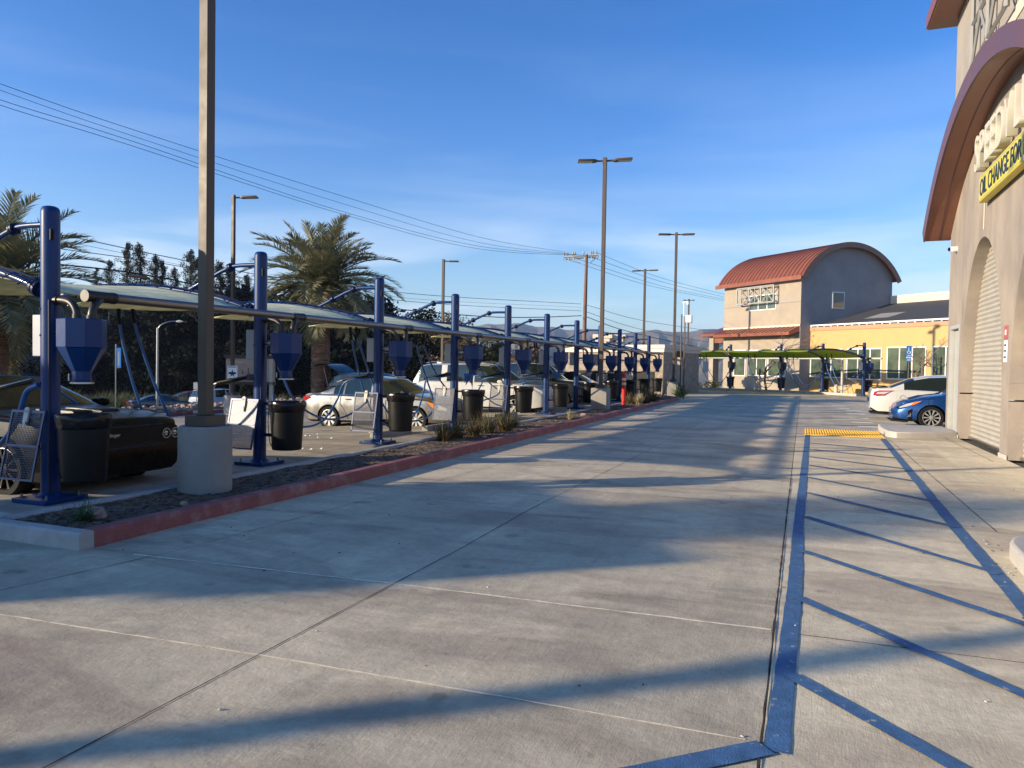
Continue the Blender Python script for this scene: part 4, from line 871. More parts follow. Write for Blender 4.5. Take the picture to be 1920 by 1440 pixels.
for i in range(4):
    p, q = pos[i]-pos[0], pos[i+1]-pos[0]; d = (q-p).normalized(); nr = Vector((d.y, -d.x, 0))
    P = [p+nr*.5-d*.0, q+nr*.5, q+nr*.75, p+nr*.75]; P = [p-nr*.45+d*.1, q-nr*.45-d*.1, q-nr*.2-d*.1, p-nr*.2+d*.1]
    b.add([v+Vector((0, 0, z)) for z in (0, .16) for v in P], [(0, 3, 2, 1), (4, 5, 6, 7), (0, 1, 5, 4), (1, 2, 6, 5), (2, 3, 7, 6), (3, 0, 4, 7)])
tag(b.build('kerb', 'conclight', loc=tuple(pos[0])), 'pale kerb at the feet of the far vacuum row', 'kerb')
# accessible parking sign
p = cw(23.9, 45.2); sgn = empty('parking_sign', tuple(p), math.atan2(fw.y, fw.x)-math.pi/2, 'blue and white accessible parking sign on a thin post before the yellow wall', 'sign')
b = MB(); b.tube([(0, .02, 0), (0, .02, 3.1)], .025, 8); b.build('sign_post', 'silver', sgn)
b = MB(); b.box(-.16, .16, -.02, 0, 2.5, 3.15); b.mi(1).box(-.16, .16, -.021, 0, 2.42, 2.49); b.mi(0).box(-.14, .14, -.02, 0, 2.2, 2.41); b.build('sign_plate', ['bluesign', 'white'], sgn)
b = MB(); b.lathe([(.03, 0), (0, .01)], 10, Matrix.Translation((-.02, -.021, 3.02)) @ Matrix.Rotation(R(90), 4, 'X')); b.tube([(-.02, -.025, 2.98), (-.01, -.025, 2.82), (.07, -.025, 2.81), (.1, -.025, 2.70)], .018, 5)
b.tube([(.05*math.cos(a)-.01+.03*math.cos(a), -.025, 2.76+.08*math.sin(a)) for a in [R(120+i*24) for i in range(11)]], .014, 5); b.box(-.1, .1, -.024, -.021, 2.25, 2.28); b.box(-.1, .1, -.024, -.021, 2.32, 2.36); b.box(-.1, .1, -.024, -.021, 2.55, 2.6)
b.build('wheelchair_symbol', 'white', sgn)

# ------------------------------------------------------------ stone block building and far bits
b = MB(); p0, p1 = cw((1060-960)/F*50, 50, 0), cw((1243-960)/F*45.5, 45.5, 0); dv = (p1-p0).normalized(); nr = Vector((-dv.y, dv.x, 0)); o_ = p1
r = empty('stone_building', tuple(o_), 0, 'low stone block building with a pale cornice behind the far end of the left row', 'building')
def obox(mb, a0, a1, b0, b1, z0_, z1_):
    P = [dv*a+nr*c+Vector((0, 0, z)) for z in (z0_, z1_) for a, c in ((a0, b0), (a1, b0), (a1, b1), (a0, b1))]
    return mb.add(P, [(0, 3, 2, 1), (4, 5, 6, 7), (0, 1, 5, 4), (1, 2, 6, 5), (2, 3, 7, 6), (3, 0, 4, 7)])
Lw = (p1-p0).length
obox(b, -Lw, 0, 0, 5, -.9, 2.55); b.build('block_wall', 'stone', r)
b = MB(); obox(b, -Lw, .08, -.08, 5.1, 2.551, 2.75); obox(b, -Lw, .14, -.14, 5.2, 2.76, 3.0); b.build('cornice', 'offwhite', r)
for a in (-1.9, -3.9, -6.1): b = MB(); obox(b, a, a+1.3, -.06, -.003, -.3, 1.35); b.build('steel_door', 'black', r)
for px, lb in ((1131, 'left'), (1156, 'right')):
    p = DG(px, 56, -.3); b = MB(); b.box(-.28, .28, -.28, .28, 0, 4.0); b.box(-.75, .75, -.4, .4, 4.0, 4.3); b.box(-.55, .55, -.34, .34, 3.75, 4.0)
    tag(b.build('concrete_pillar', 'creamtrim', loc=tuple(p), bevel=.03), '%s one of two pale flared pillars rising behind the stone block building' % lb, 'pillar', 'pale flared pillars')
# planter at the far edge of the lot
pl = MB(); pl.grid(lambda u, v: (-24.1-3.4*u, -10+56*v, -.58+.1*NZ.noise(Vector((u*6, v*40, 1)))+.12*math.sin(u*math.pi)), 12, 120); tag(pl.build('gravel_planter', 'soil', smooth=60), 'gravel planter at the far edge of the parking bays', kind='structure')
kerb_run('kerb', [(-24.0, -10), (-24.0, 46)], .16, .15, 'redkerb', 'red kerb along the gravel planter beyond the parking bays', 6).location.z = -.69
b = MB()
for y0_ in (19.6, 22.2, 24.6, 28.4, 33): b.box(-23.99, -23.93, y0_, y0_+.9, -.62, -.525)
tag(b.build('kerb_numbers', 'white', smooth=0), 'white painted patches on the far red kerb', kind='structure')
rk = MB()
for k in range(420):
    x, y = rnd.uniform(-27, -24.3), rnd.uniform(8, 46); s_ = rnd.uniform(.04, .16)
    rk.lathe([(0, -s_*.3), (s_, 0), (s_*.8, s_*.5), (0, s_*.75)], 6, T(x, y, -.55+.1*math.sin((-24.1-x)/3.4*math.pi), rnd.random()*6), wob=.3)
tag(rk.build('gravel_rocks', 'rock', smooth=0), 'loose brown rocks spread over the far planter', 'rocks', kind='stuff')
# notice board / bin enclosure with brown trim
p = DG(470, 32.5, -.62); r = empty('tan_enclosure', tuple(p), math.atan2(fw.y, fw.x)-math.pi/2, 'tan board with brown trim on posts behind the star sign', 'notice board')
b = MB(); b.box(-1.05, 1.05, -.06, .06, 1.35, 2.35); b.build('board', 'tan', r); b = MB(); b.box(-1.1, 1.1, -.09, .09, 2.351, 2.50); b.box(-1.08, 1.08, -.08, .08, 1.22, 1.349); b.build('trim', 'brown', r)
b = MB(); b.box(.83, .98, -.08, .08, 0, 2.55); b.box(-.95, -.8, .065, .18, 0, 1.9); b.build('posts', 'creamtrim', r)
b = MB()
for x, h in ((-.9, .2), (-.72, .12), (-.35, .16), (-.1, .25), (.25, .14), (.4, .2)): b.box(x, x+.035, -.066, -.061, 1.7, 1.7+h); b.box(x, x+.1, -.066, -.061, 1.7, 1.73)
b.build('board_marks', 'brown', r)
p = D(436, 700, 30.3); r = empty('star_sign', tuple(p), math.atan2(fw.y, fw.x)-math.pi/2, 'white notice with a blue star mounted on the slim lamp post', 'sign')
b = MB(); b.box(-.2, .2, -.02, 0, -.31, .31); b.build('sign_plate', 'white', r)
b = MB(); st_ = []
for i in range(10): a = math.pi/2+i*math.pi/5; q = .15 if i % 2 == 0 else .055; st_.append((q*math.cos(a), q*1.15*math.sin(a)))
b.prism(st_, .021, .025, Matrix.Rotation(R(90), 4, 'X')); 
for z in (.27, .235, -.215, -.25, -.28): b.box(-.165, .165, -.024, -.021, z, z+.017)
b.box(-.15, .15, -.0285, -.0255, -.03, .035); b.build('star_emblem', 'bluedark', r)
# street lamp, banner pole, small sign
r = empty('street_lamp', tuple(DG(295, 58, -2.5)), 0, 'curved arm silver street lamp against the dark trees', 'street lamp')
h = zat(295, 611, 58)+2.5; b = MB(); b.tube([(0, 0, 0), (0, 0, h)], [.12, .07], 10); b.tube(spline([Vector((0, 0, h-.1)), rt*.3+Vector((0, 0, h+.25)), rt*.9+Vector((0, 0, h+.5)), rt*1.6+Vector((0, 0, h+.55))], 14), .04, 6); b.build('lamp_pole', 'silver', r)
b = MB(); q = rt*1.7+Vector((0, 0, h+.53)); b.tube([q-rt*.25, q, q+rt*.3], [.05, .12, .03], 8); b.build('lamp_head', 'offwhite', r)
r = empty('banner_pole', tuple(DG(217, 60, -2.4)), 0, 'thin pole with a blue vertical banner before the dark hillside', 'banner'); b = MB(); b.tube([(0, 0, 0), (0, 0, 5.2)], .05, 8); b.build('pole', 'silver', r)
b = MB(); M = Matrix.Rotation(math.atan2(fw.y, fw.x)-math.pi/2, 4, 'Z'); b.box(.06, .42, -.02, .02, 3.3, 4.9, M); b.mi(1); b.box(.2, .3, -.024, -.021, 3.5, 4.6, M); b.build('banner', ['bluesign', 'greybox'], r)
b = MB(); M = Matrix.Rotation(math.atan2(fw.y, fw.x)-math.pi/2, 4, 'Z'); b.tube([(0, .03, 0), (0, .03, 2.4)], .03, 6); b.mi(1).box(-.2, .2, -.02, 0, 1.85, 2.35, M); tag(b.build('small_sign', ['silver', 'greybox'], loc=tuple(DG(368, 56, -2.4))), 'small pale sign by the street left of the brown lamp post', 'sign')
b = MB(); b.box(-4.2, 0, -2, 2, -3.3, -.0); b.mi(1).box(-4.4, .2, -2.2, 2.2, 0, .3); M = math.atan2(fw.y, fw.x)-math.pi/2
o = b.build('hillside_house', ['tan', 'brown'], loc=tuple(D(352, 655, 92))); o.rotation_euler = (0, 0, M); tag(o, 'tan house wall glimpsed among the dark hillside trees', 'house')
# red marker post
b = MB(); b.lathe([(.05, 0), (.085, .02), (.085, .08), (.082, 1.22), (.09, 1.24), (.07, 1.3), (0, 1.31)], 18); b.mi(1)
for z in (.82, 1.0): b.lathe([(.0865, z), (.0865, z+.1)], 18)
tag(b.build('marker_post', ['cone', 'reflect'], loc=(-6.68, 29.6, .08)), 'red flexible marker post with pale bands among the aloe plants', 'marker post')
# wheel stop & litter
q = PX(830, 809, -8.45); b = MB(); b.prism([(-.09, 0), (.09, 0), (.07, .12), (-.07, .12)], -.9, .9, Matrix.Rotation(R(90), 4, 'X')); tag(b.build('wheel_stop', 'conc', loc=(-8.55, 17.1, .0), bevel=.01), 'grey concrete wheel stop ahead of the silver sedan', 'wheel stop')
for k in range(2, 10):
    if k == 3: continue
    b = MB(); b.prism([(-.09, 0), (.09, 0), (.07, .12), (-.07, .12)], -.8, .8, Matrix.Rotation(R(90), 4, 'X')); tag(b.build('wheel_stop', 'conc', loc=(-8.75, SY(k)+1.75, lot_z(-8.8)-.0), bevel=.01), 'grey wheel stop between the %s and %s blue posts' % (ORD[k], ORD[k+1]), 'wheel stop')
for n_, (px, py) in enumerate(((573, 815), (581, 816), (595, 813), (596, 821), (622, 824), (693, 814), (568, 848), (584, 850), (603, 849))):
    q = G(px, py, -.06); b = MB(); s_ = rnd.uniform(.012, .034); b.add([(-s_, -s_, 0), (s_, -s_*.8, .01), (s_*.7, s_, .03), (-s_*.8, s_*.9, .0), (0, 0, .03)], [(0, 1, 4), (1, 2, 4), (2, 3, 4), (3, 0, 4)])
    tag(b.build('paper_scrap', 'white', smooth=0, loc=(q.x, q.y, lot_z(q.x)+.01)), ('white paper scrap on the concrete between two blue posts, ' + ('leftmost of the trio', 'middle of the trio', 'largest, beside the sedan wheel', 'just below the largest', 'alone below the sedan door', 'by the mesh rack', 'near the pale kerb, left', 'near the pale kerb, middle', 'near the pale kerb, right')[n_]), 'litter')
for n_, (px, py) in enumerate(((175, 968), (345, 945), (835, 818), (908, 820), (1095, 779))):
    q = G(px, py, .09); b = MB(); s_ = (.12, .04, .09, .05, .10)[n_]; b.lathe([(0, -.03), (s_*.9, -.02), (s_, s_*.3), (s_*.7, s_*.7), (0, s_*.75)], 9, wob=.25)
    tag(b.build('stone', 'rock', smooth=30, loc=tuple(q)), ('pinkish rock behind the grass tuft', 'tiny pink stone beside the round pedestal', 'tan stone at the foot of the spiky clumps', 'small stone right of the spiky clumps', 'flat stone beside the square lamp pedestal')[n_], 'stone')

# ------------------------------------------------------------ vehicles
def lerp_prof(p, x):
    if x <= p[0][0]: return p[0][1]
    for (a, ya), (b_, yb_) in zip(p, p[1:]):
        if x <= b_:
            t = (x-a)/(b_-a); t2 = t*t*(3-2*t) if False else t; return ya+(yb_-ya)*t2
    return p[-1][1]
def wheel(parent, x, y, z, rr, side, spokes=7, rm='alloy', wd=.21, rim=.70, name='wheel', solid=.55):
    w_ = empty(name, (x, y, z)); w_.parent = parent; M = Matrix.Rotation(R(90)*(-side), 4, 'X')   # local +z of lathe points outwards
    t = MB(); t.lathe([(rr*rim, -wd/2), (rr*.93, -wd/2), (rr, -wd*.36), (rr, wd*.36), (rr*.93, wd/2), (rr*rim, wd/2-.008)], 40, M, cap=False); t.build('tyre', 'tyre', w_)
    r_ = MB(); R1 = rr*rim; r_.lathe([(R1*1.0, wd/2-.006), (R1*.97, wd/2-.004), (R1*.92, wd/2-.03), (R1*.92, -wd*.2)], 36, M, cap=False)
    r_.mi(1); r_.lathe([(R1*.93, wd/2-.085), (0, wd/2-.085)], 24, M); r_.mi(0)
    for k in range(spokes):
        a = 2*math.pi*k/spokes; h = math.pi/spokes*solid; v = []
        for rad, hh, zz in ((R1*.18, h*1.3, wd/2-.028), (R1*.94, h*.8, wd/2-.022)):
            v += [(rad*math.cos(a-hh), rad*math.sin(a-hh), zz), (rad*math.cos(a+hh), rad*math.sin(a+hh), zz)]
        v += [(p[0], p[1], p[2]-.04) for p in v]
        r_.add(v, [(0, 2, 3, 1), (0, 4, 6, 2), (1, 3, 7, 5), (2, 6, 7, 3)], M)
    r_.lathe([(R1*.24, wd/2-.05), (R1*.22, wd/2-.016), (R1*.08, wd/2-.012), (0, wd/2-.012)], 18, M)
    r_.build('rim', [rm, 'black'], w_, smooth=30)
    return w_
def car(name, loc, rz, spec, label, cat='car', group=None):
    """x forwards, origin at the middle of the wheelbase on the ground"""
    r = empty(name, loc, rz, label, cat, group); s = spec; L0, L1 = s['rear'], s['front']; W = s['w']/2
    xs_ = sorted(set([round(L0+(L1-L0)*i/64, 4) for i in range(65)] + [p[0] for p in s['top']] + [q for g_ in s['glass'] for q in g_]+list(s['screen'])+list(s['back'])))
    mb = MB(); rows = []
    def plan(x):
        e0, e1 = (x-L0)/s.get('rr', .5), (L1-x)/s.get('fr', .7)
        f = 1
        if e0 < 1: f = min(f, s.get('rw', .80)+(1-s.get('rw', .80))*math.sqrt(max(0, 1-(1-e0)**2)))
        if e1 < 1: f = min(f, s.get('fw', .74)+(1-s.get('fw', .74))*math.sqrt(max(0, 1-(1-e1)**2)))
        return W*f
    for x in xs_:
        zt, zb, zl = lerp_prof(s['top'], x), lerp_prof(s['bot'], x), lerp_prof(s['belt'], x); zl = min(zl, zt-.02); w_ = plan(x); hcab = max(0, zt-zl)
        cab = min(1, max(0, (hcab-.06)/.35)); wr = w_*(.93-s.get('tumble', .22)*cab)
        ring = [(0, zb), (w_*.86, zb), (w_*.965, zb+.06), (w_*1.0, zb+.42*(zl-zb)), (w_*.985, zb+.72*(zl-zb)), (w_*.955, zl-.025), (w_*.93-.0, zl), (w_*.91-.02*cab, zl+min(.02, hcab*.3)),
                (w_*.91+(wr-w_*.91)*.55-.0, zl+hcab*.52), (wr, zt-min(.05, hcab*.35)), (wr*.86, zt-min(.012, hcab*.1)), (wr*.5, zt+.012*cab), (0, zt+.02*cab+.008)]
        rows.append(ring)
    n = len(rows[0]); vs = []
    for x, ring in zip(xs_, rows):
        vs += [(x, -y, z) for y, z in ring] + [(x, y, z) for y, z in ring[-2:0:-1]]
    m = 2*n-2; fs = []; ms = []
    for i in range(len(xs_)-1):
        xm = (xs_[i]+xs_[i+1])/2
        for k in range(m):
            k2 = (k+1) % m; kk = k if k < n-1 else m-1-k
            g_ = 0
            if kk in (7, 8) and any(a < xm < b_ for a, b_ in s['glass']): g_ = 1
            if kk in (9, 10, 11) and (s['screen'][0] < xm < s['screen'][1] or s['back'][0] < xm < s['back'][1]): g_ = 1
            if kk in (0, 1): g_ = 2
            fs.append((i*m+k, (i+1)*m+k, (i+1)*m+k2, i*m+k2)); ms.append(g_)
    fs.append(tuple(range(m))); ms.append(0); fs.append(tuple((len(xs_)-1)*m+k for k in range(m-1, -1, -1))); ms.append(0)
    mb.v, mb.f, mb.m = vs, fs, ms
    body = mb.build('body', [s['paint'], 'carglass', 'rubber'], None, smooth=32)
    # wheel arches
    for sx in (s['wf'], s['wr']):
        c = MB(); c.tube([(sx, -W-.3, s['wz']), (sx, W+.3, s['wz'])], s['wrad']*s.get('arch', 1.13), 36); co = c.build('cut', 'rubber', None, smooth=0)
        for q in co.data.polygons: q.material_index = 0
        bo = body.modifiers.new('cut', 'BOOLEAN'); bo.operation = 'DIFFERENCE'; bo.object = co; bo.solver = 'EXACT'; bo.material_mode = 'TRANSFER'
        bpy.context.view_layer.update(); me = bpy.data.meshes.new_from_object(body.evaluated_get(bpy.context.evaluated_depsgraph_get()))
        body.modifiers.clear(); body.data = me; cm = co.data; bpy.data.objects.remove(co); bpy.data.meshes.remove(cm)
    # keep an axle tunnel closed: dark underfloor block
    body.parent = r
    u = MB(); u.box(L0+.35, L1-.35, -W*.62, W*.62, lerp_prof(s['bot'], 0)+.02, lerp_prof(s['belt'], 0)-.2); u.build('underbody', 'rubber', r)
    for sx in (s['wf'], s['wr']):
        for sy in (-1, 1): wheel(r, sx, sy*(W-.115), s['wz'], s['wrad'], sy, **s.get('wheel', {}))
    # mirrors, handles, seams
    for sy in (-1, 1):
        mx_ = s['screen'][0]-.12 if False else s['mirror']; q = MB(); zl = lerp_prof(s['belt'], mx_); q.lathe([(0, -.1), (.06, -.09), (.075, 0), (.06, .1), (0, .11)], 12, Matrix.Translation((mx_, sy*(W+.06), zl+.09)) @ Matrix.Rotation(R(90), 4, 'X') @ Matrix.Scale(1.4, 4, (1, 0, 0)))
        q.build('mirror', s.get('mirror_m', s['paint']), r)
        for hx in s.get('handles', ()):
            q = MB(); zl = lerp_prof(s['belt'], hx)-.10; q.tube([(hx-.09, sy*(W*.985), zl), (hx-.05, sy*(W*.985+.02), zl+.004), (hx+.05, sy*(W*.985+.02), zl+.004), (hx+.09, sy*(W*.985), zl)], .012, 6); q.build('door_handle', s.get('handle_m', s['paint']), r)
    return r
def badge(parent, name, m, fn, **k):
    b = MB(); fn(b); return b.build(name, m, parent, **k)
sedan = dict(rear=-2.35, front=2.38, w=1.83, wf=1.38, wr=-1.40, wz=.335, wrad=.335, rr=.5, fr=.75,
    top=[(-2.35, .93), (-2.25, 1.03), (-1.75, 1.06), (-1.1, 1.33), (-.7, 1.44), (-.1, 1.475), (.35, 1.42), (1.05, 1.06), (1.15, 1.01), (1.7, .93), (2.15, .82), (2.38, .66)],
    belt=[(-2.35, .90), (-1.9, .98), (-1.2, .98), (.4, .93), (1.1, .90), (1.7, .86), (2.38, .62)], bot=[(-2.35, .32), (-2.1, .22), (2.0, .2), (2.38, .26)],
    glass=[(-1.28, -.98), (-.93, -.08), (-.02, .85)], screen=(.42, 1.02), back=(-1.68, -1.08), mirror=.82, handles=(-.75, .15))
def variant(base, **k): d = dict(base); d.update(k); return d
# silver sedan between posts
SC = car('silver_sedan', (-11.06, 18.72, -.24), 0, variant(sedan, paint=paint('silver', (.20, .19, .175), .8), w=1.82, wheel=dict(spokes=8, solid=.62)), 'silver grey sedan parked nose to the posts behind the second and third trash bins')
SC.rotation_euler = (0, -.02, 0)
for sy in (-1, 1):
    badge(SC, 'tail_lamp', 'redlamp', lambda b: b.prism([(-2.27, .84), (-1.98, .88), (-2.02, .93), (-2.26, .94)], -sy*.70, -sy*.872, Matrix.Rotation(R(90), 4, 'X')))
    badge(SC, 'headlight', ['lampglass', 'amber'], lambda b: (b.prism([(1.75, .83), (2.28, .66), (2.30, .58), (2.0, .62)], -sy*.64, -sy*.865, Matrix.Rotation(R(90), 4, 'X')), b.mi(1).prism([(1.72, .84), (1.95, .77), (1.98, .66), (1.9, .66)], -sy*.80, -sy*.922, Matrix.Rotation(R(90), 4, 'X'))))
badge(SC, 'sill_trim', 'chrome', lambda b: b.box(-1.0, 1.0, -.925, -.918, .30, .315))
badge(SC, 'window_trim', 'chrome', lambda b: b.tube([(-1.33, -.862, 1.0), (-.5, -.872, .985), (.9, -.862, .95)], .010, 5))
def seams(parent, W, lines):
    b = MB()
    for ln in lines: b.tube([(x, -W*w_, z) for x, w_, z in ln], .006, 4)
    b.build('door_seams', 'rubber', parent)
seams(SC, .91, [[(-.03, .965, .95), (-.03, 1.0, .6), (-.0, .985, .3)], [(-1.0, .965, .96), (-1.02, 1.0, .75), (-.85, 1.0, .55), (-.75, .985, .32)], [(.93, .965, .9), (.95, 1.0, .6), (.9, .985, .3)]])
# white SUV
suv = dict(rear=-2.3, front=2.35, w=1.95, wf=1.42, wr=-1.42, wz=.38, wrad=.38, rr=.3, fr=.5, fw=.85, rw=.93, tumble=.13,
    top=[(-2.3, 1.05), (-2.22, 1.30), (-1.98, 1.78), (-1.7, 1.84), (-.2, 1.87), (.45, 1.83), (1.12, 1.27), (1.25, 1.2), (2.0, 1.13), (2.25, 1.02), (2.35, .8)],
    belt=[(-2.3, .99), (-1.9, 1.20), (.5, 1.19), (1.15, 1.14), (1.9, 1.08), (2.35, .78)], bot=[(-2.3, .38), (-2.0, .30), (2.0, .3), (2.35, .36)],
    glass=[(-2.05, -1.2), (-1.0, -.1), (-.02, .95)], screen=(.52, 1.1), back=(-2.25, -2.0), mirror=.95, handles=(-.7, .25), handle_m='rubber')
SU = car('white_suv', (-10.85, 25.15, -.2), 0, variant(suv, paint=paint('white', (.50, .49, .46), 0), wheel=dict(spokes=5, solid=.7)), 'boxy white SUV parked behind the silver sedan', 'suv')
SU.scale = (1.11, 1, 1.0)
seams(SU, .975, [[(-.05, .965, 1.15), (-.05, 1.0, .8), (-.05, .985, .4)], [(-1.1, .965, 1.15), (-1.1, 1.0, .9), (-.9, .985, .45)], [(1.02, .965, 1.1), (1.02, 1.0, .7), (1.0, .985, .4)]])
badge(SU, 'roof_rails', 'silver', lambda b: [b.tube([(-1.8, y, 1.86), (-1.6, y, 1.91), (.1, y, 1.93), (.35, y, 1.88)], .018, 6) for y in (-.72, .72)])
badge(SU, 'roof_fin', 'white', lambda b: b.prism([(-1.75, 1.84), (-1.5, 1.84), (-1.72, 1.95)], -.02, .02, Matrix.Rotation(R(90), 4, 'X')))
for sy in (-1, 1): badge(SU, 'tail_lamp', 'redlamp', lambda b: b.box(-2.31, -2.15, sy*.80, sy*.955, .85, 1.15))
# hatchback with raised tailgate
hat = variant(suv, w=1.8, rear=-2.1, front=2.1, wf=1.3, wr=-1.3, wz=.33, wrad=.33, top=[(-2.1, .85), (-2.0, 1.0), (-1.75, 1.40), (-1.4, 1.52), (-.2, 1.57), (.3, 1.53), (.95, 1.1), (1.05, 1.02), (1.8, .92), (2.1, .6)],
    belt=[(-2.1, .8), (-1.7, 1.0), (.4, .97), (1.0, .93), (1.7, .86), (2.1, .55)], bot=[(-2.1, .3), (-1.9, .22), (1.9, .2), (2.1, .28)], glass=[(-1.7, -1.1), (-.95, -.05), (.03, .8)], screen=(.35, .92), back=(-2.02, -1.72), mirror=.75)
HB = car('grey_hatchback', (-16.4, 27.0, -.36), .03, variant(hat, paint=paint('gunmetal', (.01, .011, .013), .0, .25, .2)), 'dark hatchback with its tailgate raised at the palm trunk')
badge(HB, 'open_tailgate', ['paint_gunmetal', 'carglass', 'tan'], lambda b: (b.grid(lambda u, v: (-1.5-1.25*u, -.72+1.44*v, 1.56+.38*math.sin(u*2.4)-.02), 12, 6), b.mi(2).grid(lambda u, v: (-1.5-1.2*u, -.68+1.36*v, 1.52+.36*math.sin(u*2.4)-.02), 12, 6), b.tube([(-2.0, -.7, .95), (-2.25, -.68, 1.8)], .015, 5)))
# dark cars further along the row
DK = car('dark_suv', (-10.9, 31.0, -.16), .02, variant(suv, paint=paint('darkblue', (.012, .016, .022), .3), w=1.9), 'black SUV parked beyond the white SUV, behind the sixth and seventh posts', 'suv')
DK2 = car('dark_green_sedan', (-10.6, 34.9, -.12), 0, variant(sedan, paint=paint('darkgreen', (.012, .02, .018), .3)), 'dark sedan behind the second brown lamp post')
badge(DK, 'grocery_bag', 'reflect', lambda b: b.lathe([(.0, 0), (.12, .03), (.15, .18), (.1, .3), (.02, .33)], 12, T(1.9, -.98, .62), wob=.12)) if False else None
# black coupe at the near left
mus = dict(rear=-2.6, front=2.42, w=1.92, wf=1.47, wr=-1.48, wz=.35, wrad=.35, rr=.4, fr=.35, fw=.86, rw=.88,
    top=[(-2.6, .95), (-2.5, 1.1), (-1.7, 1.12), (-.9, 1.38), (-.3, 1.44), (.15, 1.42), (.95, 1.06), (1.05, 1.03), (1.9, 1.0), (2.3, .93), (2.42, .86)],
    belt=[(-2.6, .92), (-1.5, 1.05), (.4, .98), (1.0, .955), (1.8, .93), (2.42, .80)], bot=[(-2.6, .32), (-2.3, .2), (2.1, .17), (2.42, .24)],
    glass=[(-1.0, -.5), (-.42, .8)], screen=(.2, .93), back=(-1.6, -.95), mirror=.72, handles=(-.3,), wheel=dict(spokes=10, rm='gunmetal', solid=.3, rim=.74, wd=.24))
BK = car('black_coupe', (-10.45, 7.14, -.06), 0, variant(mus, paint=paint('black', (.0008, .001, .001), .0, .22, .1)), 'black muscle coupe parked behind the nearest post and trash bin')
badge(BK, 'grille', ['black', 'rubber'], lambda b: (b.box(2.33, 2.425, -.80, .80, .62, .80), b.mi(1).box(2.40, 2.432, -.78, .78, .705, .715), b.box(2.2, 2.41, -.7, .7, .30, .45)))
for y in (-.76, -.61, .61, .76):
    badge(BK, 'headlight', ['black', 'silver', 'lampglass'], lambda b: (b.lathe([(.075, 0), (.078, .03), (.064, .032), (.062, .01)], 20, Matrix.Translation((2.40, y, .71)) @ Matrix.Rotation(R(90), 4, 'Y'), cap=False), b.mi(1).lathe([(.064, .025), (.068, .036), (.06, .036)], 20, Matrix.Translation((2.40, y, .71)) @ Matrix.Rotation(R(90), 4, 'Y'), cap=False), b.mi(2).lathe([(.05, .018), (.03, .026), (0, .028)], 16, Matrix.Translation((2.40, y, .71)) @ Matrix.Rotation(R(90), 4, 'Y'))))
badge(BK, 'hood_scoop', ['paint_black', 'black'], lambda b: (b.prism([(1.2, 1.04), (1.85, 1.035), (1.9, 1.0), (1.2, 1.0)], -.34, -.06, Matrix.Rotation(R(90), 4, 'X')), b.prism([(1.2, 1.04), (1.85, 1.035), (1.9, 1.0), (1.2, 1.0)], .06, .34, Matrix.Rotation(R(90), 4, 'X'))))
badge(BK, 'bumper_crease', 'gunmetal', lambda b: (b.tube([(2.33, -.82, .56), (2.42, -.6, .57), (2.435, 0, .575), (2.42, .6, .57), (2.33, .82, .56)], .007, 5), b.tube([(2.36, -.82, .835), (2.43, -.5, .845), (2.43, .5, .845), (2.36, .82, .835)], .006, 5)))
o, _w = text('fender_script', 'Challenger', .06, .002, 'silver', BK, Matrix.Translation((2.436, -.40, .725)) @ Matrix.Rotation(R(90), 4, 'Z') @ Matrix.Rotation(R(90), 4, 'X'), sx=1.0, shear=.35)
# blue sedan and white sedan at the right
BL = car('blue_sedan', (4.74, 24.95, 0), math.pi, variant(sedan, paint=paint('navy', (.012, .07, .24), .55), w=1.80, rear=-2.3, front=2.28, wf=1.32, wr=-1.35, wz=.325, wrad=.325,
    top=[(-2.3, .93), (-2.2, 1.03), (-1.75, 1.06), (-1.1, 1.31), (-.6, 1.42), (-.1, 1.44), (.3, 1.39), (.95, 1.03), (1.05, .99), (1.5, .93), (1.95, .80), (2.15, .69), (2.28, .55)],
    belt=[(-2.3, .90), (-1.9, .96), (-1.2, .96), (.4, .90), (1.0, .88), (1.5, .85), (1.95, .75), (2.28, .50)], glass=[(-1.28, -.95), (-.9, -.08), (-.02, .8)], screen=(.36, .93), mirror=.72, wheel=dict(spokes=10, solid=.45), fr=.85, fw=.66),
    'dark blue sedan nosing out past the corner of the oil change building')
SIDE = Matrix.Rotation(R(90), 4, 'X')
for sy in (-1, 1):
    badge(BL, 'headlight', ['lampglass', 'amber', 'black'], lambda b: (b.mi(2).prism([(1.58, .80), (1.9, .73), (2.2, .60), (2.17, .555), (1.95, .60)], -sy*.55, -sy*.835, SIDE), b.mi(0).prism([(1.75, .755), (1.95, .705), (2.16, .60), (2.12, .58), (1.95, .62), (1.80, .68)], -sy*.5, -sy*.852, SIDE), b.mi(1).prism([(1.56, .80), (1.76, .76), (1.86, .66), (1.78, .67)], -sy*.7, -sy*.893, SIDE)))
    badge(BL, 'fog_bezel', ['black', 'silver'], lambda b: (b.prism([(1.80, .57), (1.92, .50), (1.90, .26), (1.84, .26)], -sy*.6, -sy*.876, SIDE), b.mi(1).prism([(1.84, .46), (1.93, .33), (1.84, .34)], -sy*.6, -sy*.882, SIDE)))
badge(BL, 'grille', ['black', 'gunmetal'], lambda b: (b.prism([(2.275, -.44), (2.275, .44), (2.12, .66), (2.0, .66), (2.0, -.66), (2.12, -.66)], .24, .56), [b.mi(1).prism([(2.285, -.40), (2.285, .40), (2.13, .62), (2.12, .62), (2.12, -.62), (2.13, -.62)], z, z+.012) for z in (.28, .33, .38, .43, .48, .53)]))
badge(BL, 'front_lip', 'rubber', lambda b: b.prism([(2.3, -.5), (2.3, .5), (2.05, .78), (1.9, .8), (1.9, -.8), (2.05, -.78)], .17, .215))
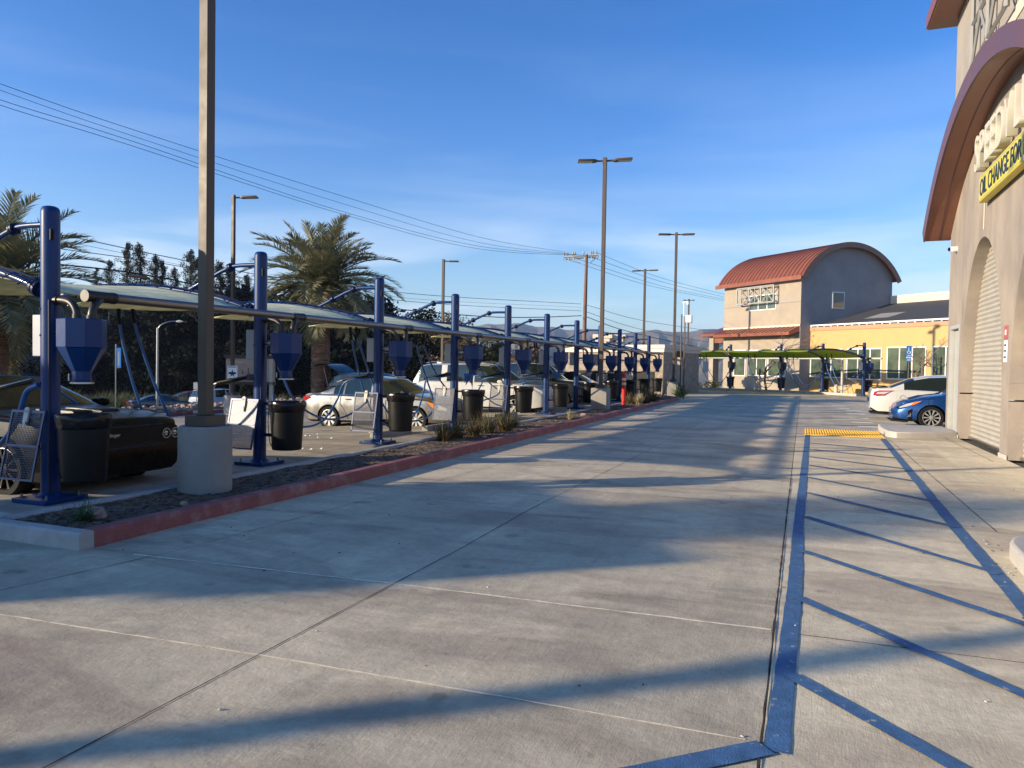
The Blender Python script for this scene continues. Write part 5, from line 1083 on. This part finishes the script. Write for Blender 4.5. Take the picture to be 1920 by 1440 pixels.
WS = car('white_sedan', (4.42, 28.35, 0), 0, variant(sedan, paint=paint('pearl', (.55, .53, .48), 0), rear=-2.3, front=2.3, wf=1.35, wr=-1.36, rr=.75, rw=.72, w=1.78,
    top=[(-2.3, .86), (-2.24, 1.06), (-1.75, 1.10), (-1.1, 1.37), (-.6, 1.47), (0, 1.50), (.35, 1.45), (1.05, 1.05), (1.15, 1.0), (1.7, .92), (2.15, .8), (2.3, .62)],
    belt=[(-2.3, .84), (-2.1, .98), (-1.2, 1.0), (.4, .95), (1.1, .90), (1.7, .86), (2.3, .6)], bot=[(-2.3, .36), (-2.1, .24), (2.0, .2), (2.3, .26)], glass=[(-1.32, .82)], back=(-1.72, -1.02)),
    'white sedan with its tail towards the driveway, behind the blue sedan')
for sy in (-1, 1):
    badge(WS, 'tail_lamp', ['redlamp', 'lampglass'], lambda b: (b.prism([(-2.24, .82), (-2.2, .94), (-2.05, .985), (-1.62, .99), (-1.72, .94), (-1.9, .82)], -sy*.5, -sy*.862, SIDE), b.mi(1).prism([(-2.16, .865), (-2.1, .935), (-1.72, .955), (-1.84, .90), (-1.92, .865)], -sy*.5, -sy*.872, SIDE)))
badge(WS, 'number_plate', ['navy', 'chrome'], lambda b: (b.box(-2.335, -2.30, -.28, .28, .60, .75), b.mi(1).box(-2.33, -2.3, -.4, .4, .78, .81)))
badge(WS, 'trunk_lip', 'rubber', lambda b: b.box(-2.30, -1.78, -.62, .62, 1.112, 1.125)); badge(WS, 'bumper_skirt', 'rubber', lambda b: b.prism([(-2.26, -.5), (-2.26, .5), (-1.9, .84), (-1.75, .84), (-1.75, -.84), (-1.9, -.84)], .19, .25))
badge(WS, 'fuel_flap', 'joint', lambda b: b.tube([(-1.36+.08*math.cos(a), -.8905, .76+.08*math.sin(a)) for a in [R(i*24) for i in range(16)]], .004, 4))
# street cars
def far_car(px, dep, spec, pc, label, rz, dz=0):
    p = DG(px, dep, 0); p.z = land(p.x, p.y)+.01+dz; return car('street_car', tuple(p), rz, variant(spec, paint=paint(*pc)), label)
q = far_car(303, 59, sedan, ('slate', (.03, .04, .055), .4), 'dark blue sedan on the street seen over the black hood', R(62))
for sy in (-1, 1): badge(q, 'tail_lamp', 'redlamp', lambda b: b.box(-2.36, -2.2, sy*.45, sy*.8, .80, .95))
q = far_car(362, 66, sedan, ('maroon', (.18, .012, .014), .3), 'red car on the street left of the brown lamp post', R(70))
for sy in (-1, 1): badge(q, 'tail_lamp', 'redlamp', lambda b: b.box(-2.36, -2.2, sy*.45, sy*.8, .80, .95))
badge(q, 'number_plate', 'white', lambda b: b.box(-2.375, -2.355, -.16, .16, .62, .76))
q = far_car(414, 62, suv, ('pale', (.45, .5, .56), 0), 'pale blue SUV on the street right of the brown lamp post', R(75))
badge(q, 'number_plate', 'white', lambda b: b.box(-2.325, -2.30, -.16, .16, .72, .86))

# ------------------------------------------------------------ vegetation
def frond(mb, base, az, el, ln, droop, npair=34, lw=.032, ll=.5, rr=None, side=0):
    rr = rr or rnd; d = Vector((math.cos(az)*math.cos(el), math.sin(az)*math.cos(el), math.sin(el))); p = Vector(base); pts = [p.copy()]; n = 16; dirs = [d.copy()]
    for i in range(n):
        t = (i+1)/n; e2 = el-droop*t**1.35; d = Vector((math.cos(az+side*t)*math.cos(e2), math.sin(az+side*t)*math.cos(e2), math.sin(e2))); p = p+d*(ln/n); pts.append(p.copy()); dirs.append(d)
    mb.tube(pts, [.035*(1-.85*i/n)+.004 for i in range(n+1)], 4, cap=False)
    for k in range(npair):
        t = .10+.90*(k+rr.random()*.4)/npair; f = t*n; i = min(int(f), n-1); q = pts[i].lerp(pts[i+1], f-i); d = dirs[i+1]
        s = d.cross(Vector((0, 0, 1)));  s = s.normalized() if s.length > .05 else Vector((1, 0, 0)); up = s.cross(d)
        l = ll*(.35+.9*math.sin(math.pi*min(1, .12+.86*t))**.7)*(1 if t < .93 else .8)
        for sg in (-1, 1):
            a = R(rr.uniform(38, 62)*(1-.45*t)+8); v = (d*math.cos(a)+s*sg*math.sin(a)+up*rr.uniform(.1, .42)).normalized(); tip = q+v*l*rr.uniform(.85, 1.1)-Vector((0, 0, .10*l)); wv = v.cross(up).normalized()*lw*.5; wv = (wv+up*rr.uniform(-.3, .3)*lw).normalized()*lw*.5
            mid = q.lerp(tip, .45)+Vector((0, 0, .02)); mb.add([q-wv*.6, q+wv*.6, mid+wv, mid-wv, tip], [(0, 1, 2, 3), (3, 2, 4)])
def palm(loc, trunk_h, r0, r1, ln, nf, label, seed, lean=(0, 0)):
    rr = random.Random(seed); r = empty('palm_tree', loc, 0, label, 'palm tree')
    t = MB(); P = []; RR_ = []
    n = int(trunk_h/.11)
    for i in range(n*3+1):
        z = trunk_h*i/(n*3); ph = i % 3; P.append((lean[0]*(z/trunk_h)**2, lean[1]*(z/trunk_h)**2, z)); RR_.append((r0+(r1-r0)*z/trunk_h)*(1.0, 1.07, .96)[ph]+rr.uniform(-.012, .012))
    t.tube(P, RR_, 14)
    for k in range(int(trunk_h*26)):   # old leaf bases
        z = rr.uniform(trunk_h*.25, trunk_h); a = rr.random()*6.28; rad = r0+(r1-r0)*z/trunk_h; s_ = rr.uniform(.05, .10)*(1+.8*(z > trunk_h*.8)); M = Matrix.Translation((lean[0]*(z/trunk_h)**2+rad*math.cos(a), lean[1]*(z/trunk_h)**2+rad*math.sin(a), z)) @ Matrix.Rotation(a, 4, 'Z')
        t.add([(0, -s_*.6, -s_), (0, s_*.6, -s_), (s_*.8, s_*.4, s_*.5), (s_*.8, -s_*.4, s_*.5)], [(0, 1, 2, 3)], M)
    t.build('trunk', 'palmbark', r, smooth=50)
    top = Vector((lean[0], lean[1], trunk_h)); c = MB(); dr = MB()
    for i in range(nf):
        t_ = i/nf; az = i*2.39996+rr.uniform(-.25, .25); el = R(86-112*t_**.9+rr.uniform(-7, 7)); b0 = top+Vector((math.cos(az)*.14, math.sin(az)*.14, .2*(1-t_)))
        frond(c, b0, az, el, ln*rr.uniform(.72, 1.15)*(.85+.15*math.sin(math.pi*t_)), R(40+44*t_+rr.uniform(-16, 22)), rr=rr, side=rr.uniform(-.25, .25), ll=ln*.17, lw=ln*.0125, npair=58)
    c.build('crown', 'palmleaf', r, smooth=0)
    for i in range(12): frond(dr, top-Vector((0, 0, .15)), rr.random()*6.28, R(rr.uniform(-60, -20)), ln*rr.uniform(.5, .8), R(45), rr=rr, ll=ln*.11, lw=ln*.010, npair=26)
    for i in range(26):
        a = rr.random()*6.28; q = top+Vector((.25*math.cos(a), .25*math.sin(a), rr.uniform(-.35, .1))); dr.tube([q, q+Vector((.5*math.cos(a), .5*math.sin(a), .55))], [.05, .02], 4)
    dr.build('dry_fronds', 'palmdry', r, smooth=0)
    return r
pb = DG(601, 32, -.75); palm(tuple(pb), zat(601, 535, 32)+.75, .40, .36, 3.35, 92, 'large date palm with a full feathery crown behind the silver sedan', 11)
pb = DG(-6, 29, -.75); palm(tuple(pb), zat(-6, 545, 29)+.75, .38, .34, 4.3, 84, 'date palm cut off by the left edge of the view', 23)

def leaves(mb, c, rad, n, size, rr, flat=.8, shape=None):
    for _ in range(n):
        d = Vector((rr.gauss(0, 1), rr.gauss(0, 1), rr.gauss(0, 1))).normalized()*rad*rr.random()**.33; p = Vector(c)+Vector((d.x, d.y, d.z*flat)); s_ = size*rr.uniform(.5, 1.2)
        a = Vector((rr.gauss(0, 1), rr.gauss(0, 1), rr.gauss(0, .7))).normalized()*s_; b_ = a.cross(Vector((rr.gauss(0, 1), rr.gauss(0, 1), rr.gauss(0, 1)))).normalized()*s_*.55
        mb.add([p-a, p-b_, p+a, p+b_], [(0, 1, 2, 3)])
def bush_tree(h, w_, seed, m, n=42, per=95, leaf=.22, trunk=.25, label=None, ttr=.16):
    rr = random.Random(seed); r = empty('tree', (0, 0, 0)); t = MB(); t.tube([(0, 0, -.3), (rr.uniform(-.1, .1), rr.uniform(-.1, .1), h*trunk), (rr.uniform(-.3, .3), rr.uniform(-.3, .3), h*.7)], [ttr, ttr*.8, ttr*.3], 8); c = MB()
    for i in range(n):
        z = h*(trunk+(1-trunk)*rr.random()**.9); q = (z/h-trunk)/(1-trunk); rad = w_*.5*math.sin(math.pi*(.12+.83*q))**.7; a = rr.random()*6.28; rd_ = rad*rr.random()**.5
        cc = (rd_*math.cos(a), rd_*math.sin(a), z); t.tube([(0, 0, z*.6), cc], [ttr*.25, .02], 4, cap=False); leaves(c, cc, rr.uniform(.13, .26)*w_, per, leaf, rr)
    t.build('trunk', 'bark', r); c.build('crown', m, r, smooth=0); return r
def pine(h, w_, seed, m='pine'):
    rr = random.Random(seed); r = empty('pine_tree', (0, 0, 0)); t = MB(); t.tube([(0, 0, -.5), (.1, 0, h*.5), (0, .1, h)], [.28, .18, .03], 8); c = MB()
    for i in range(int(h*6.5)):
        z = h*(.2+.8*(i+rr.random())/(h*6.5)); q = z/h; L_ = w_*.5*(1.06-q)**.8*rr.uniform(.3, 1.2); a = rr.random()*6.28
        e2 = Vector((L_*math.cos(a), L_*math.sin(a), L_*rr.uniform(.15, .6))); t.tube([(0, 0, z), Vector((0, 0, z))+e2], [.05, .012], 4, cap=False)
        for k in range(4): leaves(c, Vector((0, 0, z))+e2*(.3+.27*k), .30, 22, .11, rr, flat=1.5)
    t.build('trunk', 'bark', r); c.build('crown', m, r, smooth=0); return r
pines = [pine(13, 7.5, s_) for s_ in (1, 2, 3)]; GP = 'tall pines on the dark hillside'
PL = [(205, 105, 487, 'small pine at the left end of the ridge line'), (238, 102, 455, 'tallest pine on the ridge, crossed by the cables'), (262, 104, 458, 'pine just right of the tallest one on the ridge'), (292, 103, 478, 'narrow pine right of the leading pair'),
      (305, 106, 488, 'narrow pine in the middle of the ridge group'), (328, 108, 502, 'small pine left of the tall brown lamp post'), (358, 100, 470, 'bushy pine directly left of the tall brown lamp post'), (372, 96, 482, 'pine partly hidden by the tall brown lamp post'),
      (412, 98, 492, 'dark pine just right of the tall brown lamp post'), (430, 102, 498, 'dark pine behind the slim single headed lamp post'), (180, 108, 500, 'pine half behind the left palm fronds'), (460, 108, 515, 'pine between the slim lamp post and the date palm')]
for i, (px, dep, yt, lb) in enumerate(PL):
    o = pines[i] if i < 3 else copy_tree(pines[i % 3]); p = DG(px, dep, 0); p.z = land(p.x, p.y)-.3; s_ = (zat(px, yt, dep)-p.z)/13; o.location = p; o.scale = (s_*.9, s_*.9, s_); o.rotation_euler = (0, 0, rnd.random()*6); tag(o, lb, 'pine tree', GP)
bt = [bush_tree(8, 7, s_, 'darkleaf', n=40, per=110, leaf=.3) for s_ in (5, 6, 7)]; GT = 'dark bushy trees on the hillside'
k = 0
WHERE = ['far left', 'left', 'left of centre', 'centre', 'right of centre', 'right']
rr = random.Random(9)
for row, (dep, yt0) in enumerate(((76, 655), (88, 600), (104, 553))):
    for px in range(-40, 790 if row == 0 else 800, 52 if row < 2 else 46):
        yt = yt0+rr.uniform(-14, 12)+(max(0, px-640)*.28 if row > 0 else max(0, px-700)*.1)
        p = DG(px+rr.uniform(-12, 12), dep+rr.uniform(-4, 4), 0); p.z = land(p.x, p.y)-.5; s_ = max(.35, (zat(px, yt, dep)-p.z)/8.4)
        if k < 3: o = bt[k]
        else: o = copy_tree(bt[k % 3])
        o.location = p; o.rotation_euler = (0, 0, rr.random()*6); o.scale = (min(s_, 1.4)*rr.uniform(.85, 1.1), min(s_, 1.4), s_); k += 1
        tag(o, 'bushy tree in the %s of the hillside, %s' % (('lowest row', 'middle row', 'ridge row')[row], [n_ for x_, n_ in ((30, 'at the left edge'), (120, 'behind the nearest post'), (230, 'left of the curved street lamp'), (340, 'right of the curved street lamp'), (430, 'at the tall lamp post'), (520, 'at the second post'), (640, 'behind the date palm'), (730, 'behind the third post'), (900, 'left of the fourth post')) if px < x_][0]), 'tree', GT)
# low undergrowth
ug = MB()
for _ in range(15000):
    x, y = rr.uniform(-125, -62), rr.uniform(-10, 150); s_ = rr.uniform(.12, .4); z = land(x, y)+rr.uniform(0, .5); a = rr.random()*6.28
    ug.add([(x-s_*math.cos(a), y-s_*math.sin(a), z), (x+s_*.3, y, z+s_*.3), (x+s_*math.cos(a), y+s_*math.sin(a), z), (x, y, z+s_)], [(0, 1, 2, 3)])
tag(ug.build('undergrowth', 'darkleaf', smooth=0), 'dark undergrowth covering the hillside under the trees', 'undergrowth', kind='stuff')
# round grassy shrubs by the street
def tuft_mesh(n, h, spread, wd, seed, lean=.8, base=.12):
    rr = random.Random(seed); mb = MB()
    for _ in range(n):
        a = rr.random()*6.28; ln = h*rr.uniform(.55, 1.1); t = rr.random()**.7*lean; bx, by = base*rr.gauss(0, .5), base*rr.gauss(0, .5); d = Vector((math.cos(a), math.sin(a), 0)); s_ = Vector((-d.y, d.x, 0))*wd*rr.uniform(.7, 1.2); p = Vector((bx, by, 0)); P = []
        for i in range(5):
            q = i/4; P.append(p+d*(math.sin(t)*ln*q+spread*q*q*.3)+Vector((0, 0, math.cos(t)*ln*q-ln*.22*t*q*q)))
        vs = []
        for i, q in enumerate(P): f = 1-(i/4)**1.6*.97; vs += [q-s_*f, q+s_*f]
        mb.add(vs, [(2*i, 2*i+1, 2*i+3, 2*i+2) for i in range(4)])
    return mb
sh0 = tuft_mesh(420, 1.75, .5, .03, 4, 1.2, .45).build('grass_shrub', 'shrubleaf', smooth=0)
for i, px in enumerate((-30, 5, 35, 72, 100, 128, 170, 200, 228, 262, 300, 350, 375, 420, 465, 520, 560, 640, 680)):
    o = sh0 if i == 0 else sh0.copy()
    if i: COL.objects.link(o)
    p = DG(px, 63+rr.uniform(-1, 1.5), 0); p.z = land(p.x, p.y)-.05; o.location = p; o.rotation_euler = (0, 0, rr.random()*6); o.scale = (rr.uniform(.95, 1.35),)*2+(rr.uniform(.8, 1.05),)
    tag(o, 'rounded olive grass shrub beyond the street, ' + ('cut by the left edge', 'first right of the left edge', 'left of the nearest post', 'just left of the nearest post', 'behind the nearest post', 'just right of the nearest post', 'behind the black coupe roof', 'left of the banner pole', 'right of the banner pole', 'left of the curved street lamp', 'at the foot of the curved street lamp', 'left of the tall lamp post', 'hidden by the tall lamp post', 'right of the tall lamp post', 'under the tan board', 'behind the second post', 'left of the palm trunk', 'right of the palm trunk', 'behind the silver sedan roof')[i], 'shrub', 'grass shrubs along the street')
# mid distance trees right of the hillside
MT = [(793, 62, 585, 4.2, 'darkleaf', 'leafy tree right of the date palm behind the fourth post'), (845, 74, 592, 5.0, 'brownleaf', 'sparse tree beside the single headed lamp post'), (895, 60, 640, 3.6, 'pine', 'round green tree behind the fourth separator'), (930, 66, 643, 2.6, 'pine', 'slim green tree left of the fifth post'),
      (1000, 46, 655, 3.4, 'brownleaf', 'brownish bush tree behind the sixth post'), (975, 50, 668, 3.0, 'brownleaf', 'brownish bush just right of the fifth post'), (860, 84, 628, 5, 'darkleaf', 'low dark tree behind the white SUV'), (740, 70, 612, 6, 'darkleaf', 'dark tree between the date palm and the leafy tree'), (910, 90, 652, 5, 'pine', 'distant dark tree between the two green trees')]
for i, (px, dep, yt, w_, m, lb) in enumerate(MT):
    p = DG(px, dep, 0); p.z = land(p.x, p.y)-.6; h = zat(px, yt, dep)-p.z; t_ = bush_tree(h, w_, 40+i, m, n=30, per=80, leaf=.17, trunk=.2 if h < 5 else .3, ttr=.12); t_.location = p; tag(t_, lb, 'tree')
# spiky clumps in the bed
def clump(loc, sc, m, seed, label, n=90, lean=1.0, name='aloe_plant', wd=.014, h=.42, cat='plant', group=None):
    o = tuft_mesh(n, h, .1, wd, seed, lean, .10).build(name, m, smooth=0); o.location = loc; o.scale = (sc,)*3; o.rotation_euler = (0, 0, seed); return tag(o, label, cat, group)
clump((*PX(157, 973, -6.45)[:2], .08), .85, 'tuft', 3, 'small green grass tuft at the near end of the planting bed', n=110, lean=1.05, name='grass_tuft', wd=.006, h=.30, cat='grass tuft')
for i, (px, py, s_, lb) in enumerate(((822, 826, .95, 'leftmost spiky clump before the mesh rack of the fourth post'), (855, 822, 1.15, 'tall spiky clump second from the left in the bed'), (888, 818, 1.1, 'spiky clump in the middle of the near group'), (912, 812, 1.2, 'bushy spiky clump right of the middle of the near group'), (946, 808, 1.15, 'spiky clump at the right of the near group'), (962, 800, .8, 'small spiky clump at the right tail of the near group'))):
    q = G(px, py, .08); clump((min(-6.05, max(-6.8, q.x)), q.y, .07), s_*1.05, 'aloe', 20+i, lb, n=150, lean=1.05, wd=.011, h=.50)
for i, (px, py, s_, m, lb) in enumerate(((1070, 786, .55, 'drytuft', 'small pale dry tuft left of the square lamp pedestal'), (1180, 757, .95, 'aloe', 'dry aloe clump left of the red marker post'), (1198, 758, .9, 'drytuft', 'pale aloe clump at the foot of the red marker post'), (1212, 756, 1.3, 'aloe', 'tall dry aloe right of the red marker post'), (1225, 752, 1.0, 'aloe', 'dry aloe clump at the right of the far group'))):
    q = G(px, py, .08); clump((min(-6.0, max(-6.9, q.x)), q.y, .07), s_, m, 50+i, lb, n=110, lean=.85, wd=.022, h=.62)
for i, (px, py, s_, lb) in enumerate(((1293, 746, 1.5, 'dark agave at the far end of the red kerb'),)):
    q = G(px, py); clump((q.x-.5, q.y, .0), s_, 'tuft', 70, lb, n=130, lean=1.1, wd=.03, h=.62, name='agave')
q = G(1215, 752); b = MB(); rr = random.Random(5)
for k in range(7):
    a = rr.uniform(-.6, .6); b.tube([(0, 0, 0), (a*.5, .1, .8), (a*1.2, .2, 1.3+rr.random()*.5)], [.014, .01, .006], 4)
tag(b.build('dry_stalks', 'palmdry', loc=(-6.4, q.y+1.0, .08)), 'bare dry flower stalks rising behind the red marker post', 'stalks')
for i, (xc, d, s_, lb) in enumerate(((15.6, 59, 2.0, 'low bush right of the leftmost far post'), (13.8, 60.5, 1.8, 'low bush by the porch column'), (16.6, 61.0, 1.7, 'low bush behind the fourth far post'), (14.6, 58.6, 1.5, 'low bush at the left end of the far kerb'), (23.2, 50.2, .9, 'tiny shrub at the foot of the yellow wall'))):
    p = cw(xc, d); m_ = MB(); r3 = random.Random(80+i); leaves(m_, (0, 0, .25), .5, 420, .07, r3); o = m_.build('low_bush', 'shrubleaf', smooth=0, loc=tuple(p)); o.scale = (s_*.5,)*3; tag(o, lb, 'bush')
# bare trees
def bare_tree(loc, h, seed, label, nleaf=90, stakes=False, spread=.62):
    rr = random.Random(seed); r = empty('bare_tree', loc, 0, label, 'tree'); t = MB(); lf = MB()
    def br(p, d, ln, rad, lv):
        q = p+d*ln; mid = p.lerp(q, .5)+Vector((rr.uniform(-1, 1), rr.uniform(-1, 1), rr.uniform(-1, 1)))*ln*.07; t.tube([p, mid, q], [rad, rad*.85, rad*.68], 5, cap=False)
        if lv == 0:
            if rr.random() < .25:
                for _ in range(3): leaves(lf, q, .1, 1, .05, rr)
            return
        for k in range(rr.choice((2, 3, 3))):
            nd = (d+Vector((rr.gauss(0, spread), rr.gauss(0, spread), rr.gauss(.12, .35)))).normalized(); br(q if k else p.lerp(q, .8), nd, ln*rr.uniform(.62, .85), rad*.6, lv-1)
    br(Vector((0, 0, 0)), Vector((rr.uniform(-.1, .1), 0, 1)), h*.33, h*.018, 0+5)
    if stakes:
        for x in (-.25, .25): t.tube([(x, 0, 0), (x, 0, h*.5)], .03, 5)
    t.build('branches', 'palmdry' if False else 'bark2', r); lf.build('leaves', 'brownleaf', r, smooth=0); return r
mat('bark2', (.20, .135, .10), .9, var=.25, vs=6)
bare_tree(tuple(cw(18.9, 55.6)), 5.2, 4, 'bare branching tree before the lower windows of the barrel roofed building')
bare_tree(tuple(cw(24.6, 45.5)), 4.6, 8, 'bare tree with a few brown leaves and stakes by the yellow wall', stakes=True)

# ------------------------------------------------------------ things outside the view whose shadows fall on the driveway
sa = R(SUN_AZ); sdx, sdy = math.cos(sa), math.sin(sa)
def sun_pt(t, n): return (t*sdx-n*sdy, t*sdy+n*sdx)
p = sun_pt(-19, 7.85); b = MB(); b.box(-1.5, 1.5, -2.1, 2.1, 0, 5.1); b.mi(1).box(-1.7, 1.7, -2.3, 2.3, 5.1, 5.4)
o = b.build('shadow_block', ['stucco', 'copper'], loc=(p[0], p[1], 0)); o.rotation_euler = (0, 0, sa); tag(o, 'unseen block added behind the left corner to shade the driveway', 'building')  # unseen building-like block, added and sized only for its cast shadow
p = sun_pt(-16.5, 3.5); palm((p[0], p[1], 0), 8.6, .12, .10, 2.6, 40, 'unseen palm added behind the viewer to cast a pole shadow', 5)  # added stand-in: its trunk casts the long pole shadow across the foreground
for i, (t, n, h, w_) in enumerate(((-35, 7.1, 11.2, 3.0),)):
    p = sun_pt(t, n); t_ = bush_tree(h, w_, 90+i, 'darkleaf', n=30, per=90, leaf=.2, trunk=.42); t_.location = (p[0], p[1], 0); tag(t_, 'tree out of view %s that shades the driveway' % ('behind the shadow block', 'left of the shadow block', 'at the far left behind the viewer', 'beyond the left edge of the view', 'nearest behind the viewer')[i], 'tree')

# ------------------------------------------------------------ air
hm = bpy.data.materials.new('haze_air'); hm.use_nodes = True; t = hm.node_tree; t.nodes.clear()
vo = N(t, 'ShaderNodeVolumePrincipled'); vo.inputs['Color'].default_value = (.62, .76, 1, 1); vo.inputs['Density'].default_value = .00015; vo.inputs['Anisotropy'].default_value = .2; t.links.new(vo.outputs[0], N(t, 'ShaderNodeOutputMaterial').inputs['Volume']); MATS['haze_air'] = hm
b = MB(); b.box(-4400, 4400, -600, 4400, -60, 240); tag(b.build('haze', 'haze_air', smooth=0), 'thin blue haze in front of the mountains', 'haze', kind='stuff')

deb = MB(); r4 = random.Random(12)
for k_ in range(260):
    x_, y_ = (r4.uniform(-5.6, 3.4), r4.uniform(2.2, 20)) if k_ % 3 else (1.7+r4.gauss(0, .12), r4.uniform(5.5, 8.5)); s_ = r4.uniform(.003, .011); deb.cm = r4.choice((0, 1, 1)); deb.lathe([(0, 0), (s_, s_*.3), (s_*.6, s_*.9), (0, s_)], 5, T(x_, y_, .001, r4.random()*6), wob=.3)
tag(deb.build('gravel_bits', ['offwhite', 'brown'], smooth=0), 'tiny stones and crumbs scattered over the driveway', 'grit', kind='stuff')
